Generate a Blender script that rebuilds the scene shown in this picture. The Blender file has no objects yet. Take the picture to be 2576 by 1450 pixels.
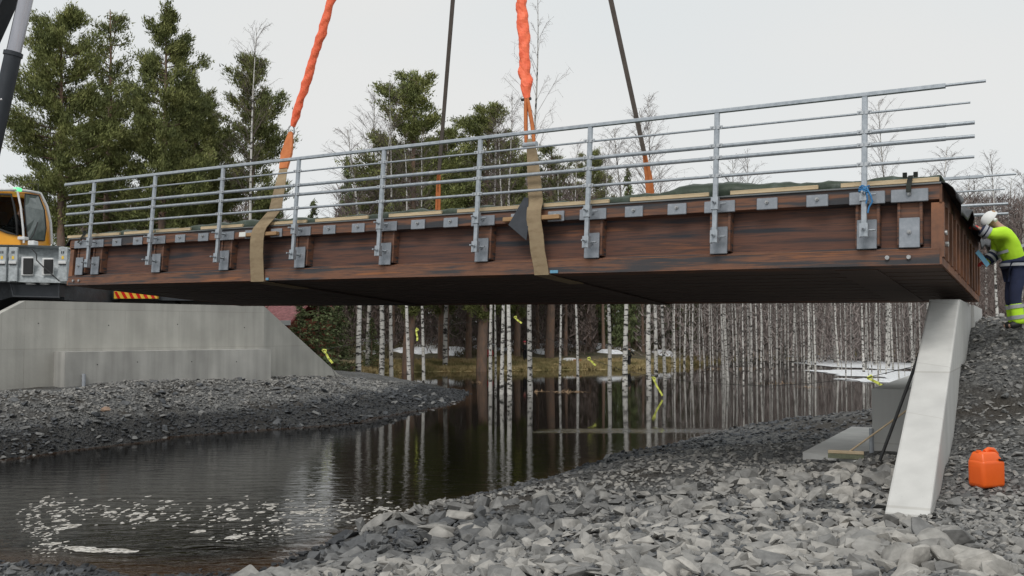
import bpy, bmesh, math, random
import numpy as np
from mathutils import Vector, Matrix
random.seed(7); rng = np.random.default_rng(7)
PI = math.pi
S = bpy.context.scene
COL = S.collection
# ------------------------------------------------------------------ camera
FPX, CX, CY, PITCH, EYE = 2384.0, 1288.0, 725.0, math.radians(2.7137), 3.0
cam = bpy.data.cameras.new('camera'); camo = bpy.data.objects.new('camera', cam); COL.objects.link(camo)
camo.location = (0, 0, EYE); camo.rotation_euler = (PI/2 + PITCH, 0, 0)
cam.sensor_width = 36; cam.lens = 36*FPX/2576; cam.clip_start = .1; cam.clip_end = 3000
S.camera = camo
# ------------------------------------------------------------------ sky, sun, exposure
W_ = bpy.data.worlds.new('World'); S.world = W_; W_.use_nodes = True
nt = W_.node_tree; nt.nodes.clear()
SUN_EL, SUN_ROT = math.radians(48), math.radians(200)
sky = nt.nodes.new('ShaderNodeTexSky'); sky.sky_type = 'NISHITA'; sky.sun_disc = False
sky.sun_elevation = SUN_EL; sky.sun_rotation = SUN_ROT
hs = nt.nodes.new('ShaderNodeHueSaturation'); hs.inputs['Saturation'].default_value = .25
mx = nt.nodes.new('ShaderNodeMix'); mx.data_type = 'RGBA'; mx.inputs[0].default_value = .93
tc = nt.nodes.new('ShaderNodeTexCoord'); nz = nt.nodes.new('ShaderNodeTexNoise'); nz.inputs['Scale'].default_value = 1.6; nz.inputs['Detail'].default_value = 2
mp = nt.nodes.new('ShaderNodeMapping'); mp.inputs['Scale'].default_value = (1, 1, 2.5)
cr = nt.nodes.new('ShaderNodeValToRGB')
cr.color_ramp.elements[0].position = .3; cr.color_ramp.elements[0].color = (7.3, 7.9, 8.2, 1)
cr.color_ramp.elements[1].position = .7; cr.color_ramp.elements[1].color = (8.15, 8.2, 8.1, 1)
bg = nt.nodes.new('ShaderNodeBackground'); bg.inputs['Strength'].default_value = .1
wo = nt.nodes.new('ShaderNodeOutputWorld'); L = nt.links.new
L(sky.outputs[0], hs.inputs['Color']); L(hs.outputs[0], mx.inputs[6])
L(tc.outputs['Generated'], mp.inputs[0]); L(mp.outputs[0], nz.inputs['Vector']); L(nz.outputs['Fac'], cr.inputs[0]); L(cr.outputs[0], mx.inputs[7])
L(mx.outputs[2], bg.inputs[0]); L(bg.outputs[0], wo.inputs[0])
sl = bpy.data.lights.new('sun', 'SUN'); sl.energy = 1.5; sl.angle = math.radians(25); sl.color = (1, .97, .93)
so = bpy.data.objects.new('sun', sl); COL.objects.link(so)
so.rotation_euler = Vector((math.sin(SUN_ROT)*math.cos(SUN_EL), math.cos(SUN_ROT)*math.cos(SUN_EL), math.sin(SUN_EL))).to_track_quat('Z', 'Y').to_euler()
S.view_settings.view_transform = 'Standard'; S.view_settings.look = 'None'
S.view_settings.gamma = 1; S.view_settings.exposure = 0; S.view_settings.use_curve_mapping = False
S.cycles.use_denoising = True; S.cycles.max_bounces = 6; S.cycles.caustics_reflective = False; S.cycles.caustics_refractive = False

# ------------------------------------------------------------------ helpers
cp_, sp_ = math.cos(PITCH), math.sin(PITCH)
def at(u, v, Y):                         # a point of the place at distance Y ahead of the camera
    a = (u-CX)/FPX; b = (CY-v)/FPX
    t = Y/(cp_-b*sp_)
    return Vector((a*t, Y, EYE+(sp_+b*cp_)*t))
def at_z(u, v, z):                       # where that line of sight reaches height z
    p = at(u, v, 1.0); d = p-Vector((0, 0, EYE))
    k = (z-EYE)/d.z
    return Vector((d.x*k, d.y*k, z))

def put(o, parent=None):
    COL.objects.link(o)
    if parent is not None: o.parent = parent
    return o
def tag(o, label=None, cat=None, group=None, kind=None):
    if label: o['label'] = label
    if cat: o['category'] = cat
    if group: o['group'] = group
    if kind: o['kind'] = kind
    return o
def empty(name, loc=(0, 0, 0), label=None, cat=None, group=None):
    o = bpy.data.objects.new(name, None); o.location = loc; o.empty_display_size = .2
    COL.objects.link(o); return tag(o, label, cat, group)

class MB:
    def __init__(s): s.v = []; s.f = []; s.sm = []
    def add(s, vs, fs, smooth=False):
        n = len(s.v); s.v += [tuple(v) for v in vs]; s.f += [tuple(i+n for i in f) for f in fs]; s.sm += [smooth]*len(fs); return s
    def box(s, x0, x1, y0, y1, z0, z1, M=None):
        vs = [Vector((x, y, z)) for z in (z0, z1) for y in (y0, y1) for x in (x0, x1)]
        if M is not None: vs = [M @ v for v in vs]
        return s.add(vs, [(0, 2, 3, 1), (4, 5, 7, 6), (0, 1, 5, 4), (2, 6, 7, 3), (0, 4, 6, 2), (1, 3, 7, 5)])
    def bbox(s, x0, x1, y0, y1, z0, z1, b=.01, M=None):       # box with chamfered edges
        bm = bmesh.new(); bmesh.ops.create_cube(bm, size=1)
        for v in bm.verts: v.co = Vector(((x0+x1)/2+v.co.x*(x1-x0), (y0+y1)/2+v.co.y*(y1-y0), (z0+z1)/2+v.co.z*(z1-z0)))
        bmesh.ops.bevel(bm, geom=list(bm.edges), offset=b, segments=1, affect='EDGES', profile=.5)
        bm.verts.ensure_lookup_table()
        s.add([(M @ v.co if M is not None else v.co.copy()) for v in bm.verts], [[v.index for v in f.verts] for f in bm.faces]); bm.free(); return s
    def tube(s, pts, r, n=8, cap=True, smooth=True, sx=1, sy=1):
        pts = [Vector(p) for p in pts]; rs = r if isinstance(r, (list, tuple)) else [r]*len(pts)
        rings = []; up = None
        for i, p in enumerate(pts):
            d = (pts[min(i+1, len(pts)-1)]-pts[max(i-1, 0)]).normalized()
            if up is None:
                up = Vector((0, 0, 1)) if abs(d.z) < .9 else Vector((1, 0, 0))
            a = d.cross(up).normalized(); b = a.cross(d).normalized(); up = b
            rings.append([p+(a*math.cos(2*PI*k/n)*sx+b*math.sin(2*PI*k/n)*sy)*rs[i] for k in range(n)])
        vs = [v for q in rings for v in q]; fs = []
        for i in range(len(pts)-1):
            for k in range(n): fs.append((i*n+k, i*n+(k+1) % n, (i+1)*n+(k+1) % n, (i+1)*n+k))
        s.add(vs, fs, smooth)
        if cap: s.add(rings[0], [tuple(range(n))[::-1]]); s.add(rings[-1], [tuple(range(n))])
        return s
    def ribbon(s, pts, widthvecs, th):
        pts = [Vector(p) for p in pts]; vs = []; fs = []; n = len(pts)
        for i, p in enumerate(pts):
            w = Vector(widthvecs[i]) if isinstance(widthvecs, list) else Vector(widthvecs)
            d = (pts[min(i+1, n-1)]-pts[max(i-1, 0)]).normalized(); nn = d.cross(w).normalized()*th/2
            vs += [p-w/2-nn, p+w/2-nn, p+w/2+nn, p-w/2+nn]
        for i in range(n-1):
            for k in range(4): fs.append((i*4+k, i*4+(k+1) % 4, (i+1)*4+(k+1) % 4, (i+1)*4+k))
        fs += [(3, 2, 1, 0), tuple((n-1)*4+k for k in range(4))]
        return s.add(vs, fs)
    def prism(s, poly, d):                # poly: list of points, extruded by vector d
        n = len(poly); d = Vector(d); p = [Vector(q) for q in poly]
        return s.add(p+[q+d for q in p], [tuple(range(n))[::-1], tuple(range(n, 2*n))]+[(k, (k+1) % n, (k+1) % n+n, k+n) for k in range(n)])
    def build(s, name, m, parent=None, link=True):
        me = bpy.data.meshes.new(name); me.from_pydata(s.v, [], s.f); me.update()
        if any(s.sm): me.polygons.foreach_set('use_smooth', s.sm)
        bm = bmesh.new(); bm.from_mesh(me); bmesh.ops.recalc_face_normals(bm, faces=bm.faces); bm.to_mesh(me); bm.free()
        for mm in (m if isinstance(m, (list, tuple)) else [m]): me.materials.append(mm)
        o = bpy.data.objects.new(name, me)
        return put(o, parent) if link else o
def np_mesh(name, V, F, m, parent=None, attr=None, smooth=False):     # F: (n,3) or (n,4) numpy array
    me = bpy.data.meshes.new(name); k = F.shape[1]
    me.vertices.add(len(V)); me.vertices.foreach_set('co', V.astype(np.float32).ravel())
    me.loops.add(F.size); me.loops.foreach_set('vertex_index', F.astype(np.int32).ravel())
    me.polygons.add(len(F)); me.polygons.foreach_set('loop_start', np.arange(0, F.size, k, dtype=np.int32))
    me.polygons.foreach_set('use_smooth', np.full(len(F), smooth))
    me.update(calc_edges=True)
    if attr is not None:
        for nm, A in attr.items():
            a = me.attributes.new(nm, 'FLOAT', 'POINT'); a.data.foreach_set('value', A.astype(np.float32))
    me.materials.append(m); me.validate()
    return put(bpy.data.objects.new(name, me), parent)
def copy_tree(o, parent=None):
    c = o.copy(); COL.objects.link(c)
    if parent is not None: c.parent = parent
    for ch in list(o.children): copy_tree(ch, c)
    return c

# ------------------------------------------------------------------ materials
def rgba(c): return (c[0], c[1], c[2], 1)
def pm(name, cols, scale=4, stretch=(1, 1, 1), rough=.7, metal=0, bump=0, bscale=None, detail=6, pos=None, objrand=0, dist=.02, spec=None, coord='Object', fine=0):
    m = bpy.data.materials.new(name); m.use_nodes = True; t = m.node_tree; b = t.nodes['Principled BSDF']
    b.inputs['Roughness'].default_value = rough; b.inputs['Metallic'].default_value = metal
    if spec is not None: b.inputs['Specular IOR Level'].default_value = spec
    N = t.nodes.new; K = t.links.new
    tx = N('ShaderNodeTexCoord'); mpn = N('ShaderNodeMapping'); mpn.inputs['Scale'].default_value = stretch
    K(tx.outputs[coord], mpn.inputs[0])
    n = N('ShaderNodeTexNoise'); n.inputs['Scale'].default_value = scale; n.inputs['Detail'].default_value = detail; n.inputs['Roughness'].default_value = .62
    K(mpn.outputs[0], n.inputs['Vector'])
    r = N('ShaderNodeValToRGB'); e = r.color_ramp.elements
    cols = [c for c in cols]; k = len(cols)
    ps = pos or [.3+.4*i/(max(1, k-1)) for i in range(k)]
    while len(e) < k: e.new(.5)
    for i in range(k): e[i].position = ps[i]; e[i].color = rgba(cols[i])
    K(n.outputs['Fac'], r.inputs[0]); out = r.outputs[0]
    if objrand:
        oi = N('ShaderNodeObjectInfo'); mr = N('ShaderNodeMapRange'); mr.inputs[3].default_value = 1-objrand; mr.inputs[4].default_value = 1+objrand
        K(oi.outputs['Random'], mr.inputs[0]); h = N('ShaderNodeHueSaturation'); K(out, h.inputs['Color']); K(mr.outputs[0], h.inputs['Value']); out = h.outputs[0]
    if fine:
        n3 = N('ShaderNodeTexNoise'); n3.inputs['Scale'].default_value = fine; n3.inputs['Detail'].default_value = 3; K(tx.outputs[coord], n3.inputs['Vector'])
        mr = N('ShaderNodeMapRange'); mr.inputs[1].default_value = .3; mr.inputs[2].default_value = .7; mr.inputs[3].default_value = .78; mr.inputs[4].default_value = 1.2; K(n3.outputs['Fac'], mr.inputs[0])
        h = N('ShaderNodeHueSaturation'); K(out, h.inputs['Color']); K(mr.outputs[0], h.inputs['Value']); out = h.outputs[0]
    K(out, b.inputs['Base Color'])
    if bump:
        n2 = N('ShaderNodeTexNoise'); n2.inputs['Scale'].default_value = bscale or scale*4; n2.inputs['Detail'].default_value = 5; K(mpn.outputs[0], n2.inputs['Vector'])
        bp = N('ShaderNodeBump'); bp.inputs['Strength'].default_value = bump; bp.inputs['Distance'].default_value = dist
        K(n2.outputs['Fac'], bp.inputs['Height']); K(bp.outputs[0], b.inputs['Normal'])
    return m
M = {}
M['rust'] = pm('rusty_steel', [(.042, .044, .05), (.06, .053, .054), (.13, .07, .05), (.21, .096, .055), (.11, .062, .048), (.30, .12, .05)], scale=1.3, stretch=(.32, 1.2, 5.5), rough=.8, bump=.12, bscale=7, pos=[.36, .43, .47, .53, .58, .66], detail=7)
M['rust_web'] = pm('rusty_web_steel', [(.03, .031, .037), (.085, .046, .037), (.14, .064, .043), (.07, .042, .036), (.21, .085, .043)], scale=1.25, stretch=(.28, 1.2, 6.5), rough=.82, bump=.12, bscale=7, pos=[.38, .45, .52, .58, .67], detail=7)  # darker than the bands: shade of the recess put into the web colour
M['rust_dark'] = pm('dark_rusty_underside', [(.055, .04, .034), (.10, .066, .052), (.075, .052, .043)], scale=2, stretch=(.4, 4, 4), rough=.8, bump=.2)
M['rust_bar'] = pm('rusty_bar', [(.10, .055, .04), (.18, .085, .05), (.27, .115, .055)], scale=3, rough=.8, bump=.2, objrand=.25)
M['galv'] = pm('galvanised_steel', [(.30, .33, .36), (.38, .41, .44), (.46, .49, .52)], scale=14, rough=.42, metal=.45, bump=.05, spec=.5)
M['galv_plate'] = pm('galvanised_plate', [(.235, .26, .285), (.28, .30, .33), (.34, .36, .39)], scale=12, rough=.5, metal=.35, bump=.05, objrand=.08)
M['galv_edge'] = pm('galvanised_plate_edge', [(.42, .44, .46), (.5, .52, .54)], scale=12, rough=.45, metal=.4)
M['bolt'] = pm('bolt_steel', [(.3, .3, .3), (.5, .5, .5)], scale=30, rough=.35, metal=.6)
M['timber'] = pm('pale_timber', [(.52, .38, .22), (.66, .51, .32), (.73, .58, .38)], scale=3, stretch=(1, 12, 12), rough=.75, bump=.15, objrand=.1)
M['packer'] = pm('brown_timber', [(.3, .17, .08), (.42, .26, .13)], scale=4, stretch=(1, 8, 8), rough=.8, bump=.15, objrand=.1)
M['tarp'] = pm('green_tarpaulin', [(.028, .042, .028), (.05, .07, .045), (.10, .13, .11)], scale=5, rough=.45, bump=.3, bscale=7, dist=.05)
M['membrane'] = pm('black_membrane', [(.012, .012, .014), (.025, .025, .028)], scale=6, rough=.5, bump=.2)
M['steel_edge'] = pm('grey_edge_steel', [(.13, .14, .14), (.22, .23, .23)], scale=6, stretch=(.5, 3, 3), rough=.6)
M['strap'] = pm('tan_webbing', [(.24, .175, .10), (.31, .23, .14), (.36, .28, .17)], scale=5, stretch=(1, 1, 2), rough=.9, bump=.3, bscale=60, dist=.003)
M['strap_or'] = pm('orange_webbing', [(.42, .12, .035), (.58, .19, .06)], scale=6, rough=.85, bump=.3, bscale=40)
M['sleeve'] = pm('orange_sleeve', [(.85, .12, .045), (1.0, .2, .085)], scale=6, rough=.55, bump=.3, bscale=14, dist=.02)
M['strap_dk'] = pm('dark_webbing', [(.085, .07, .06), (.13, .105, .09)], scale=5, rough=.9, bump=.2)
M['rubber'] = pm('dark_rubber', [(.03, .034, .042), (.045, .05, .06)], scale=8, rough=.6)
M['blue'] = pm('blue_rope', [(.02, .12, .3), (.06, .25, .5)], scale=14, rough=.7)
M['blue_tape'] = pm('blue_tape', [(.1, .28, .42), (.16, .36, .5)], scale=10, rough=.6)
M['white'] = pm('white_paint', [(.72, .72, .7), (.8, .8, .78)], scale=5, rough=.5)
M['water_mark'] = pm('pale_foam', [(.42, .39, .34), (.6, .57, .52), (.76, .74, .7)], scale=5, rough=.9, bump=.6, bscale=40, coord='Object')
_t = M['water_mark'].node_tree; _n = _t.nodes.new('ShaderNodeTexNoise'); _n.inputs['Scale'].default_value = 16; _n.inputs['Detail'].default_value = 4; _c = _t.nodes.new('ShaderNodeTexCoord'); _t.links.new(_c.outputs['Object'], _n.inputs['Vector'])
_m = _t.nodes.new('ShaderNodeMapRange'); _m.inputs[1].default_value = .36; _m.inputs[2].default_value = .56; _m.inputs[3].default_value = .25; _t.links.new(_n.outputs['Fac'], _m.inputs[0]); _t.links.new(_m.outputs[0], _t.nodes['Principled BSDF'].inputs['Alpha'])
M['pole'] = pm('black_pole', [(.012, .012, .013), (.03, .03, .03)], scale=20, rough=.5)
M['wood'] = pm('broom_handle', [(.5, .38, .24), (.62, .5, .34)], scale=4, rough=.7)
M['bristle'] = pm('broom_bristle', [(.12, .13, .09), (.22, .23, .15)], scale=30, rough=.9, bump=.5, bscale=80)
M['can'] = pm('orange_plastic', [(.82, .115, .012), (.92, .15, .018)], scale=2, rough=.38, bump=.05, bscale=6)
M['ribbon'] = pm('yellow_tape', [(.62, .68, .08), (.8, .82, .2)], scale=6, rough=.5)
M['rope'] = pm('dark_rope', [(.03, .03, .03), (.06, .055, .05)], scale=30, rough=.9)
M['pine_bark'] = pm('pine_bark', [(.13, .10, .08), (.21, .145, .11), (.29, .17, .11)], scale=3, stretch=(2, 2, .5), rough=.95, bump=.6, bscale=8, dist=.05, objrand=.2)
M['needles'] = pm('pine_needles', [(.10, .12, .042), (.165, .182, .056), (.26, .265, .088)], scale=.9, rough=.85, objrand=.16, detail=3, fine=3.0)
M['needles_dark'] = pm('spruce_needles', [(.08, .105, .045), (.14, .165, .065)], scale=.8, rough=.85, objrand=.2, detail=3, fine=4.0)
M['far_twig'] = pm('far_twigs', [(.24, .20, .185), (.38, .33, .31)], scale=.3, rough=.95)  # lighter copy of the birch twigs, paleness of the distance put into colour
M['twig'] = pm('birch_twigs', [(.11, .085, .075), (.18, .14, .125)], scale=1, rough=.95, objrand=.2)
M['grass'] = pm('dry_grass', [(.11, .11, .04), (.22, .19, .08), (.40, .31, .15), (.5, .41, .24)], scale=.5, rough=.95, detail=8, bump=.8, bscale=4, dist=.1, fine=9)
M['snow'] = pm('old_snow', [(.7, .72, .75), (.88, .89, .9)], scale=1.4, rough=.8, bump=.3, bscale=3, fine=5)
M['crane_yellow'] = pm('crane_yellow', [(.72, .30, .012), (.8, .36, .02)], scale=2, rough=.35)
M['crane_grey'] = pm('crane_grey', [(.36, .39, .40), (.45, .48, .49)], scale=3, rough=.5, fine=10)
M['crane_white'] = pm('cab_white', [(.6, .6, .6), (.72, .72, .7)], scale=3, rough=.4)
M['crane_dark'] = pm('crane_dark', [(.012, .016, .022), (.025, .03, .038)], scale=3, rough=.45)
M['chassis'] = pm('chassis_grey', [(.02, .023, .028), (.045, .05, .058)], scale=3, rough=.6, fine=12)
M['chrome'] = pm('cylinder_rod', [(.34, .34, .37), (.45, .44, .47)], scale=2, stretch=(1, 1, .1), rough=.22, metal=.9)
M['glass_dk'] = pm('cab_side_glass', [(.012, .013, .014), (.03, .03, .03)], scale=3, rough=.08, spec=.8)
M['glass_gr'] = pm('cab_windscreen', [(.07, .10, .095), (.13, .17, .16)], scale=5, rough=.06, spec=.9)
M['glass_clear'] = bpy.data.materials.new('clear_dark_glass'); M['glass_clear'].use_nodes = True
_b = M['glass_clear'].node_tree.nodes['Principled BSDF']; _b.inputs['Base Color'].default_value = (.3, .34, .33, 1); _b.inputs['Transmission Weight'].default_value = 1; _b.inputs['Roughness'].default_value = .02; _b.inputs['IOR'].default_value = 1.1
M['seal'] = pm('black_seal', [(.008, .008, .008), (.015, .015, .015)], scale=3, rough=.6)
M['red'] = pm('red_lens', [(.55, .015, .01), (.7, .03, .02)], scale=6, rough=.25)
M['amber'] = pm('amber_lens', [(.75, .22, .02), (.8, .3, .03)], scale=6, rough=.25)
M['yellow'] = pm('yellow_board', [(.8, .5, .05), (.85, .58, .08)], scale=6, rough=.4)
M['hivis'] = pm('hivis_yellow', [(.46, .8, .02), (.56, .9, .04)], scale=4, rough=.75, bump=.5, bscale=7, dist=.03)
M['navy'] = pm('navy_cloth', [(.008, .012, .035), (.018, .026, .07)], scale=5, rough=.85, bump=.4, bscale=9, dist=.02)
M['reflect'] = pm('reflective_band', [(.3, .31, .33), (.42, .43, .45)], scale=12, rough=.45)
M['skin'] = pm('skin', [(.42, .25, .18), (.5, .31, .23)], scale=8, rough=.6)
M['glove'] = pm('red_glove', [(.5, .03, .03), (.62, .07, .06)], scale=12, rough=.8)
M['boot'] = pm('black_boot', [(.01, .01, .01), (.02, .02, .02)], scale=6, rough=.6)
M['redcloth'] = pm('red_cloth', [(.38, .012, .02), (.5, .03, .035)], scale=6, rough=.85)
M['blackcloth'] = pm('black_cloth', [(.008, .008, .01), (.016, .016, .018)], scale=6, rough=.9)
M['greencloth'] = pm('dark_olive_cloth', [(.018, .02, .018), (.03, .034, .028)], scale=6, rough=.9)
M['pinkhat'] = pm('pink_red_cap', [(.6, .07, .09), (.7, .12, .14)], scale=6, rough=.85)
M['roof_red'] = pm('red_roof_sheet', [(.42, .12, .12), (.52, .19, .19)], scale=3, rough=.5, fine=6)
M['wall_red'] = pm('red_board_wall', [(.16, .035, .02), (.22, .055, .03)], scale=3, rough=.85)
M['hull_or'] = pm('boat_orange_brown', [(.3, .09, .03), (.38, .13, .05)], scale=4, rough=.6)
M['pipe'] = pm('grey_plastic_pipe', [(.3, .32, .35), (.4, .42, .45)], scale=6, rough=.6)
M['paper'] = pm('white_block', [(.7, .7, .66), (.8, .8, .76)], scale=20, rough=.8)
M['green_light'] = pm('green_lamp', [(.1, .8, .25), (.2, .9, .4)], scale=6, rough=.3)
_b = M['green_light'].node_tree.nodes['Principled BSDF']; _b.inputs['Emission Color'].default_value = (.15, 1, .35, 1); _b.inputs['Emission Strength'].default_value = .8
# flaky white bark with black marks
def birch_bark():
    m = bpy.data.materials.new('birch_bark'); m.use_nodes = True; t = m.node_tree; b = t.nodes['Principled BSDF']; N = t.nodes.new; K = t.links.new
    b.inputs['Roughness'].default_value = .8
    tx = N('ShaderNodeTexCoord'); oi = N('ShaderNodeObjectInfo')
    ad = N('ShaderNodeVectorMath'); ad.operation = 'MULTIPLY_ADD'; ad.inputs[1].default_value = (37, 23, 91)
    K(oi.outputs['Random'], ad.inputs[0]); K(tx.outputs['Object'], ad.inputs[2])
    mpn = N('ShaderNodeMapping'); mpn.inputs['Scale'].default_value = (2.6, 2.6, 6.0); K(ad.outputs[0], mpn.inputs[0])
    n = N('ShaderNodeTexNoise'); n.inputs['Scale'].default_value = 1.0; n.inputs['Detail'].default_value = 4; n.inputs['Roughness'].default_value = .7; K(mpn.outputs[0], n.inputs['Vector'])
    r = N('ShaderNodeValToRGB'); e = r.color_ramp.elements; e[0].position = .51; e[0].color = (.68, .655, .61, 1); e[1].position = .58; e[1].color = (.035, .032, .03, 1)
    K(n.outputs['Fac'], r.inputs[0])
    n2 = N('ShaderNodeTexNoise'); n2.inputs['Scale'].default_value = 1.3; K(ad.outputs[0], n2.inputs['Vector'])
    mr = N('ShaderNodeMapRange'); mr.inputs[3].default_value = .7; mr.inputs[4].default_value = 1.15; K(n2.outputs['Fac'], mr.inputs[0])
    mr2 = N('ShaderNodeMapRange'); mr2.inputs[3].default_value = .72; mr2.inputs[4].default_value = 1.1; K(oi.outputs['Random'], mr2.inputs[0])
    mm = N('ShaderNodeMath'); mm.operation = 'MULTIPLY'; K(mr.outputs[0], mm.inputs[0]); K(mr2.outputs[0], mm.inputs[1])
    h = N('ShaderNodeHueSaturation'); K(r.outputs[0], h.inputs['Color']); K(mm.outputs[0], h.inputs['Value']); K(h.outputs[0], b.inputs['Base Color'])
    return m
M['birch'] = birch_bark()
M['far_birch'] = pm('far_stems', [(.16, .14, .125), (.30, .28, .26), (.42, .40, .38)], scale=.8, stretch=(1, 1, 2), rough=.9)
def concrete(name, lo, hi, streak=.8):
    m = bpy.data.materials.new(name); m.use_nodes = True; t = m.node_tree; b = t.nodes['Principled BSDF']; N = t.nodes.new; K = t.links.new
    b.inputs['Roughness'].default_value = .85
    tx = N('ShaderNodeTexCoord'); n = N('ShaderNodeTexNoise'); n.inputs['Scale'].default_value = 1.1; n.inputs['Detail'].default_value = 8; K(tx.outputs['Object'], n.inputs['Vector'])
    r = N('ShaderNodeValToRGB'); e = r.color_ramp.elements; e[0].position = .3; e[0].color = rgba(lo); e[1].position = .7; e[1].color = rgba(hi); K(n.outputs['Fac'], r.inputs[0])
    mpn = N('ShaderNodeMapping'); mpn.inputs['Scale'].default_value = (3.1, 3.7, .28); K(tx.outputs['Object'], mpn.inputs[0])
    n2 = N('ShaderNodeTexNoise'); n2.inputs['Scale'].default_value = 1; n2.inputs['Detail'].default_value = 5; K(mpn.outputs[0], n2.inputs['Vector'])
    mr = N('ShaderNodeMapRange'); mr.inputs[1].default_value = .35; mr.inputs[2].default_value = .65; mr.inputs[3].default_value = streak; mr.inputs[4].default_value = 1.08; K(n2.outputs['Fac'], mr.inputs[0])
    # board marks and small blow holes
    wv = N('ShaderNodeTexVoronoi'); wv.inputs['Scale'].default_value = 9; K(tx.outputs['Object'], wv.inputs['Vector'])
    mh = N('ShaderNodeMapRange'); mh.inputs[1].default_value = .02; mh.inputs[2].default_value = .06; mh.inputs[3].default_value = .75; mh.inputs[4].default_value = 1; K(wv.outputs['Distance'], mh.inputs[0])
    m1 = N('ShaderNodeMath'); m1.operation = 'MULTIPLY'; K(mr.outputs[0], m1.inputs[0]); K(mh.outputs[0], m1.inputs[1])
    h = N('ShaderNodeHueSaturation'); K(r.outputs[0], h.inputs['Color']); K(m1.outputs[0], h.inputs['Value']); K(h.outputs[0], b.inputs['Base Color'])
    sx_ = N('ShaderNodeSeparateXYZ'); K(tx.outputs['Object'], sx_.inputs[0]); ad_ = N('ShaderNodeMath'); K(sx_.outputs[0], ad_.inputs[0]); K(sx_.outputs[1], ad_.inputs[1]); cb_ = N('ShaderNodeCombineXYZ'); K(ad_.outputs[0], cb_.inputs[0]); K(sx_.outputs[2], cb_.inputs[1])
    bk = N('ShaderNodeTexBrick'); bk.offset = .35; bk.inputs['Scale'].default_value = 1; bk.inputs['Brick Width'].default_value = 2.7; bk.inputs['Row Height'].default_value = 1.25; bk.inputs['Mortar Size'].default_value = .012; bk.inputs['Mortar Smooth'].default_value = .5; K(cb_.outputs[0], bk.inputs['Vector'])
    bk.inputs['Color1'].default_value = (.93, .93, .93, 1); bk.inputs['Color2'].default_value = (1.04, 1.04, 1.03, 1); bk.inputs['Mortar'].default_value = (.82, .81, .79, 1)
    mb_ = N('ShaderNodeMix'); mb_.data_type = 'RGBA'; mb_.blend_type = 'MULTIPLY'; mb_.inputs[0].default_value = 1; K(h.outputs[0], mb_.inputs[6]); K(bk.outputs[0], mb_.inputs[7]); K(mb_.outputs[2], b.inputs['Base Color'])
    bp = N('ShaderNodeBump'); bp.inputs['Strength'].default_value = .15; bp.inputs['Distance'].default_value = .02; n4 = N('ShaderNodeTexNoise'); n4.inputs['Scale'].default_value = 18; K(tx.outputs['Object'], n4.inputs['Vector'])
    K(n4.outputs['Fac'], bp.inputs['Height']); K(bp.outputs[0], b.inputs['Normal'])
    return m
M['conc'] = concrete('cast_concrete', (.37, .36, .33), (.46, .448, .41), .9)
M['conc_l'] = concrete('pale_cast_concrete', (.56, .553, .53), (.61, .60, .575), .95)
M['conc_b'] = concrete('bench_concrete', (.37, .362, .34), (.47, .46, .43), .82)
def stone_mat(name, attr=True):
    m = bpy.data.materials.new(name); m.use_nodes = True; t = m.node_tree; b = t.nodes['Principled BSDF']; N = t.nodes.new; K = t.links.new
    if attr:
        a = N('ShaderNodeAttribute'); a.attribute_name = 'tint'; f = a.outputs['Fac']
    else:
        oi = N('ShaderNodeObjectInfo'); mr = N('ShaderNodeMapRange'); mr.inputs[3].default_value = .52; mr.inputs[4].default_value = .9; K(oi.outputs['Random'], mr.inputs[0]); f = mr.outputs[0]
    r = N('ShaderNodeValToRGB'); e = r.color_ramp.elements; e[0].position = 0; e[0].color = (.012, .013, .015, 1); e[1].position = 1; e[1].color = (.44, .415, .375, 1)
    q = e.new(.3); q.color = (.07, .075, .082, 1); q = e.new(.6); q.color = (.205, .2, .19, 1)
    K(f, r.inputs[0])
    tx = N('ShaderNodeTexCoord'); n = N('ShaderNodeTexNoise'); n.inputs['Scale'].default_value = 9 if attr else 4; n.inputs['Detail'].default_value = 6; K(tx.outputs['Object'], n.inputs['Vector'])
    mr = N('ShaderNodeMapRange'); mr.inputs[1].default_value = .3; mr.inputs[2].default_value = .7; mr.inputs[3].default_value = .7; mr.inputs[4].default_value = 1.25; K(n.outputs['Fac'], mr.inputs[0])
    h = N('ShaderNodeHueSaturation'); K(r.outputs[0], h.inputs['Color']); K(mr.outputs[0], h.inputs['Value']); K(h.outputs[0], b.inputs['Base Color'])
    b.inputs['Roughness'].default_value = .72
    bp = N('ShaderNodeBump'); bp.inputs['Strength'].default_value = .35; bp.inputs['Distance'].default_value = .02; n4 = N('ShaderNodeTexNoise'); n4.inputs['Scale'].default_value = 25 if attr else 10; K(tx.outputs['Object'], n4.inputs['Vector'])
    K(n4.outputs['Fac'], bp.inputs['Height']); K(bp.outputs[0], b.inputs['Normal'])
    return m
M['stone'] = stone_mat('crushed_stone'); M['stone_big'] = stone_mat('broken_rock', False)
M['stone_dark'] = stone_mat('dark_broken_rock', False)
for _n in M['stone_dark'].node_tree.nodes:
    if _n.type == 'MAP_RANGE' and abs(_n.inputs[4].default_value-.9) < 1e-4: _n.inputs[3].default_value = .22; _n.inputs[4].default_value = .6
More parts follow.
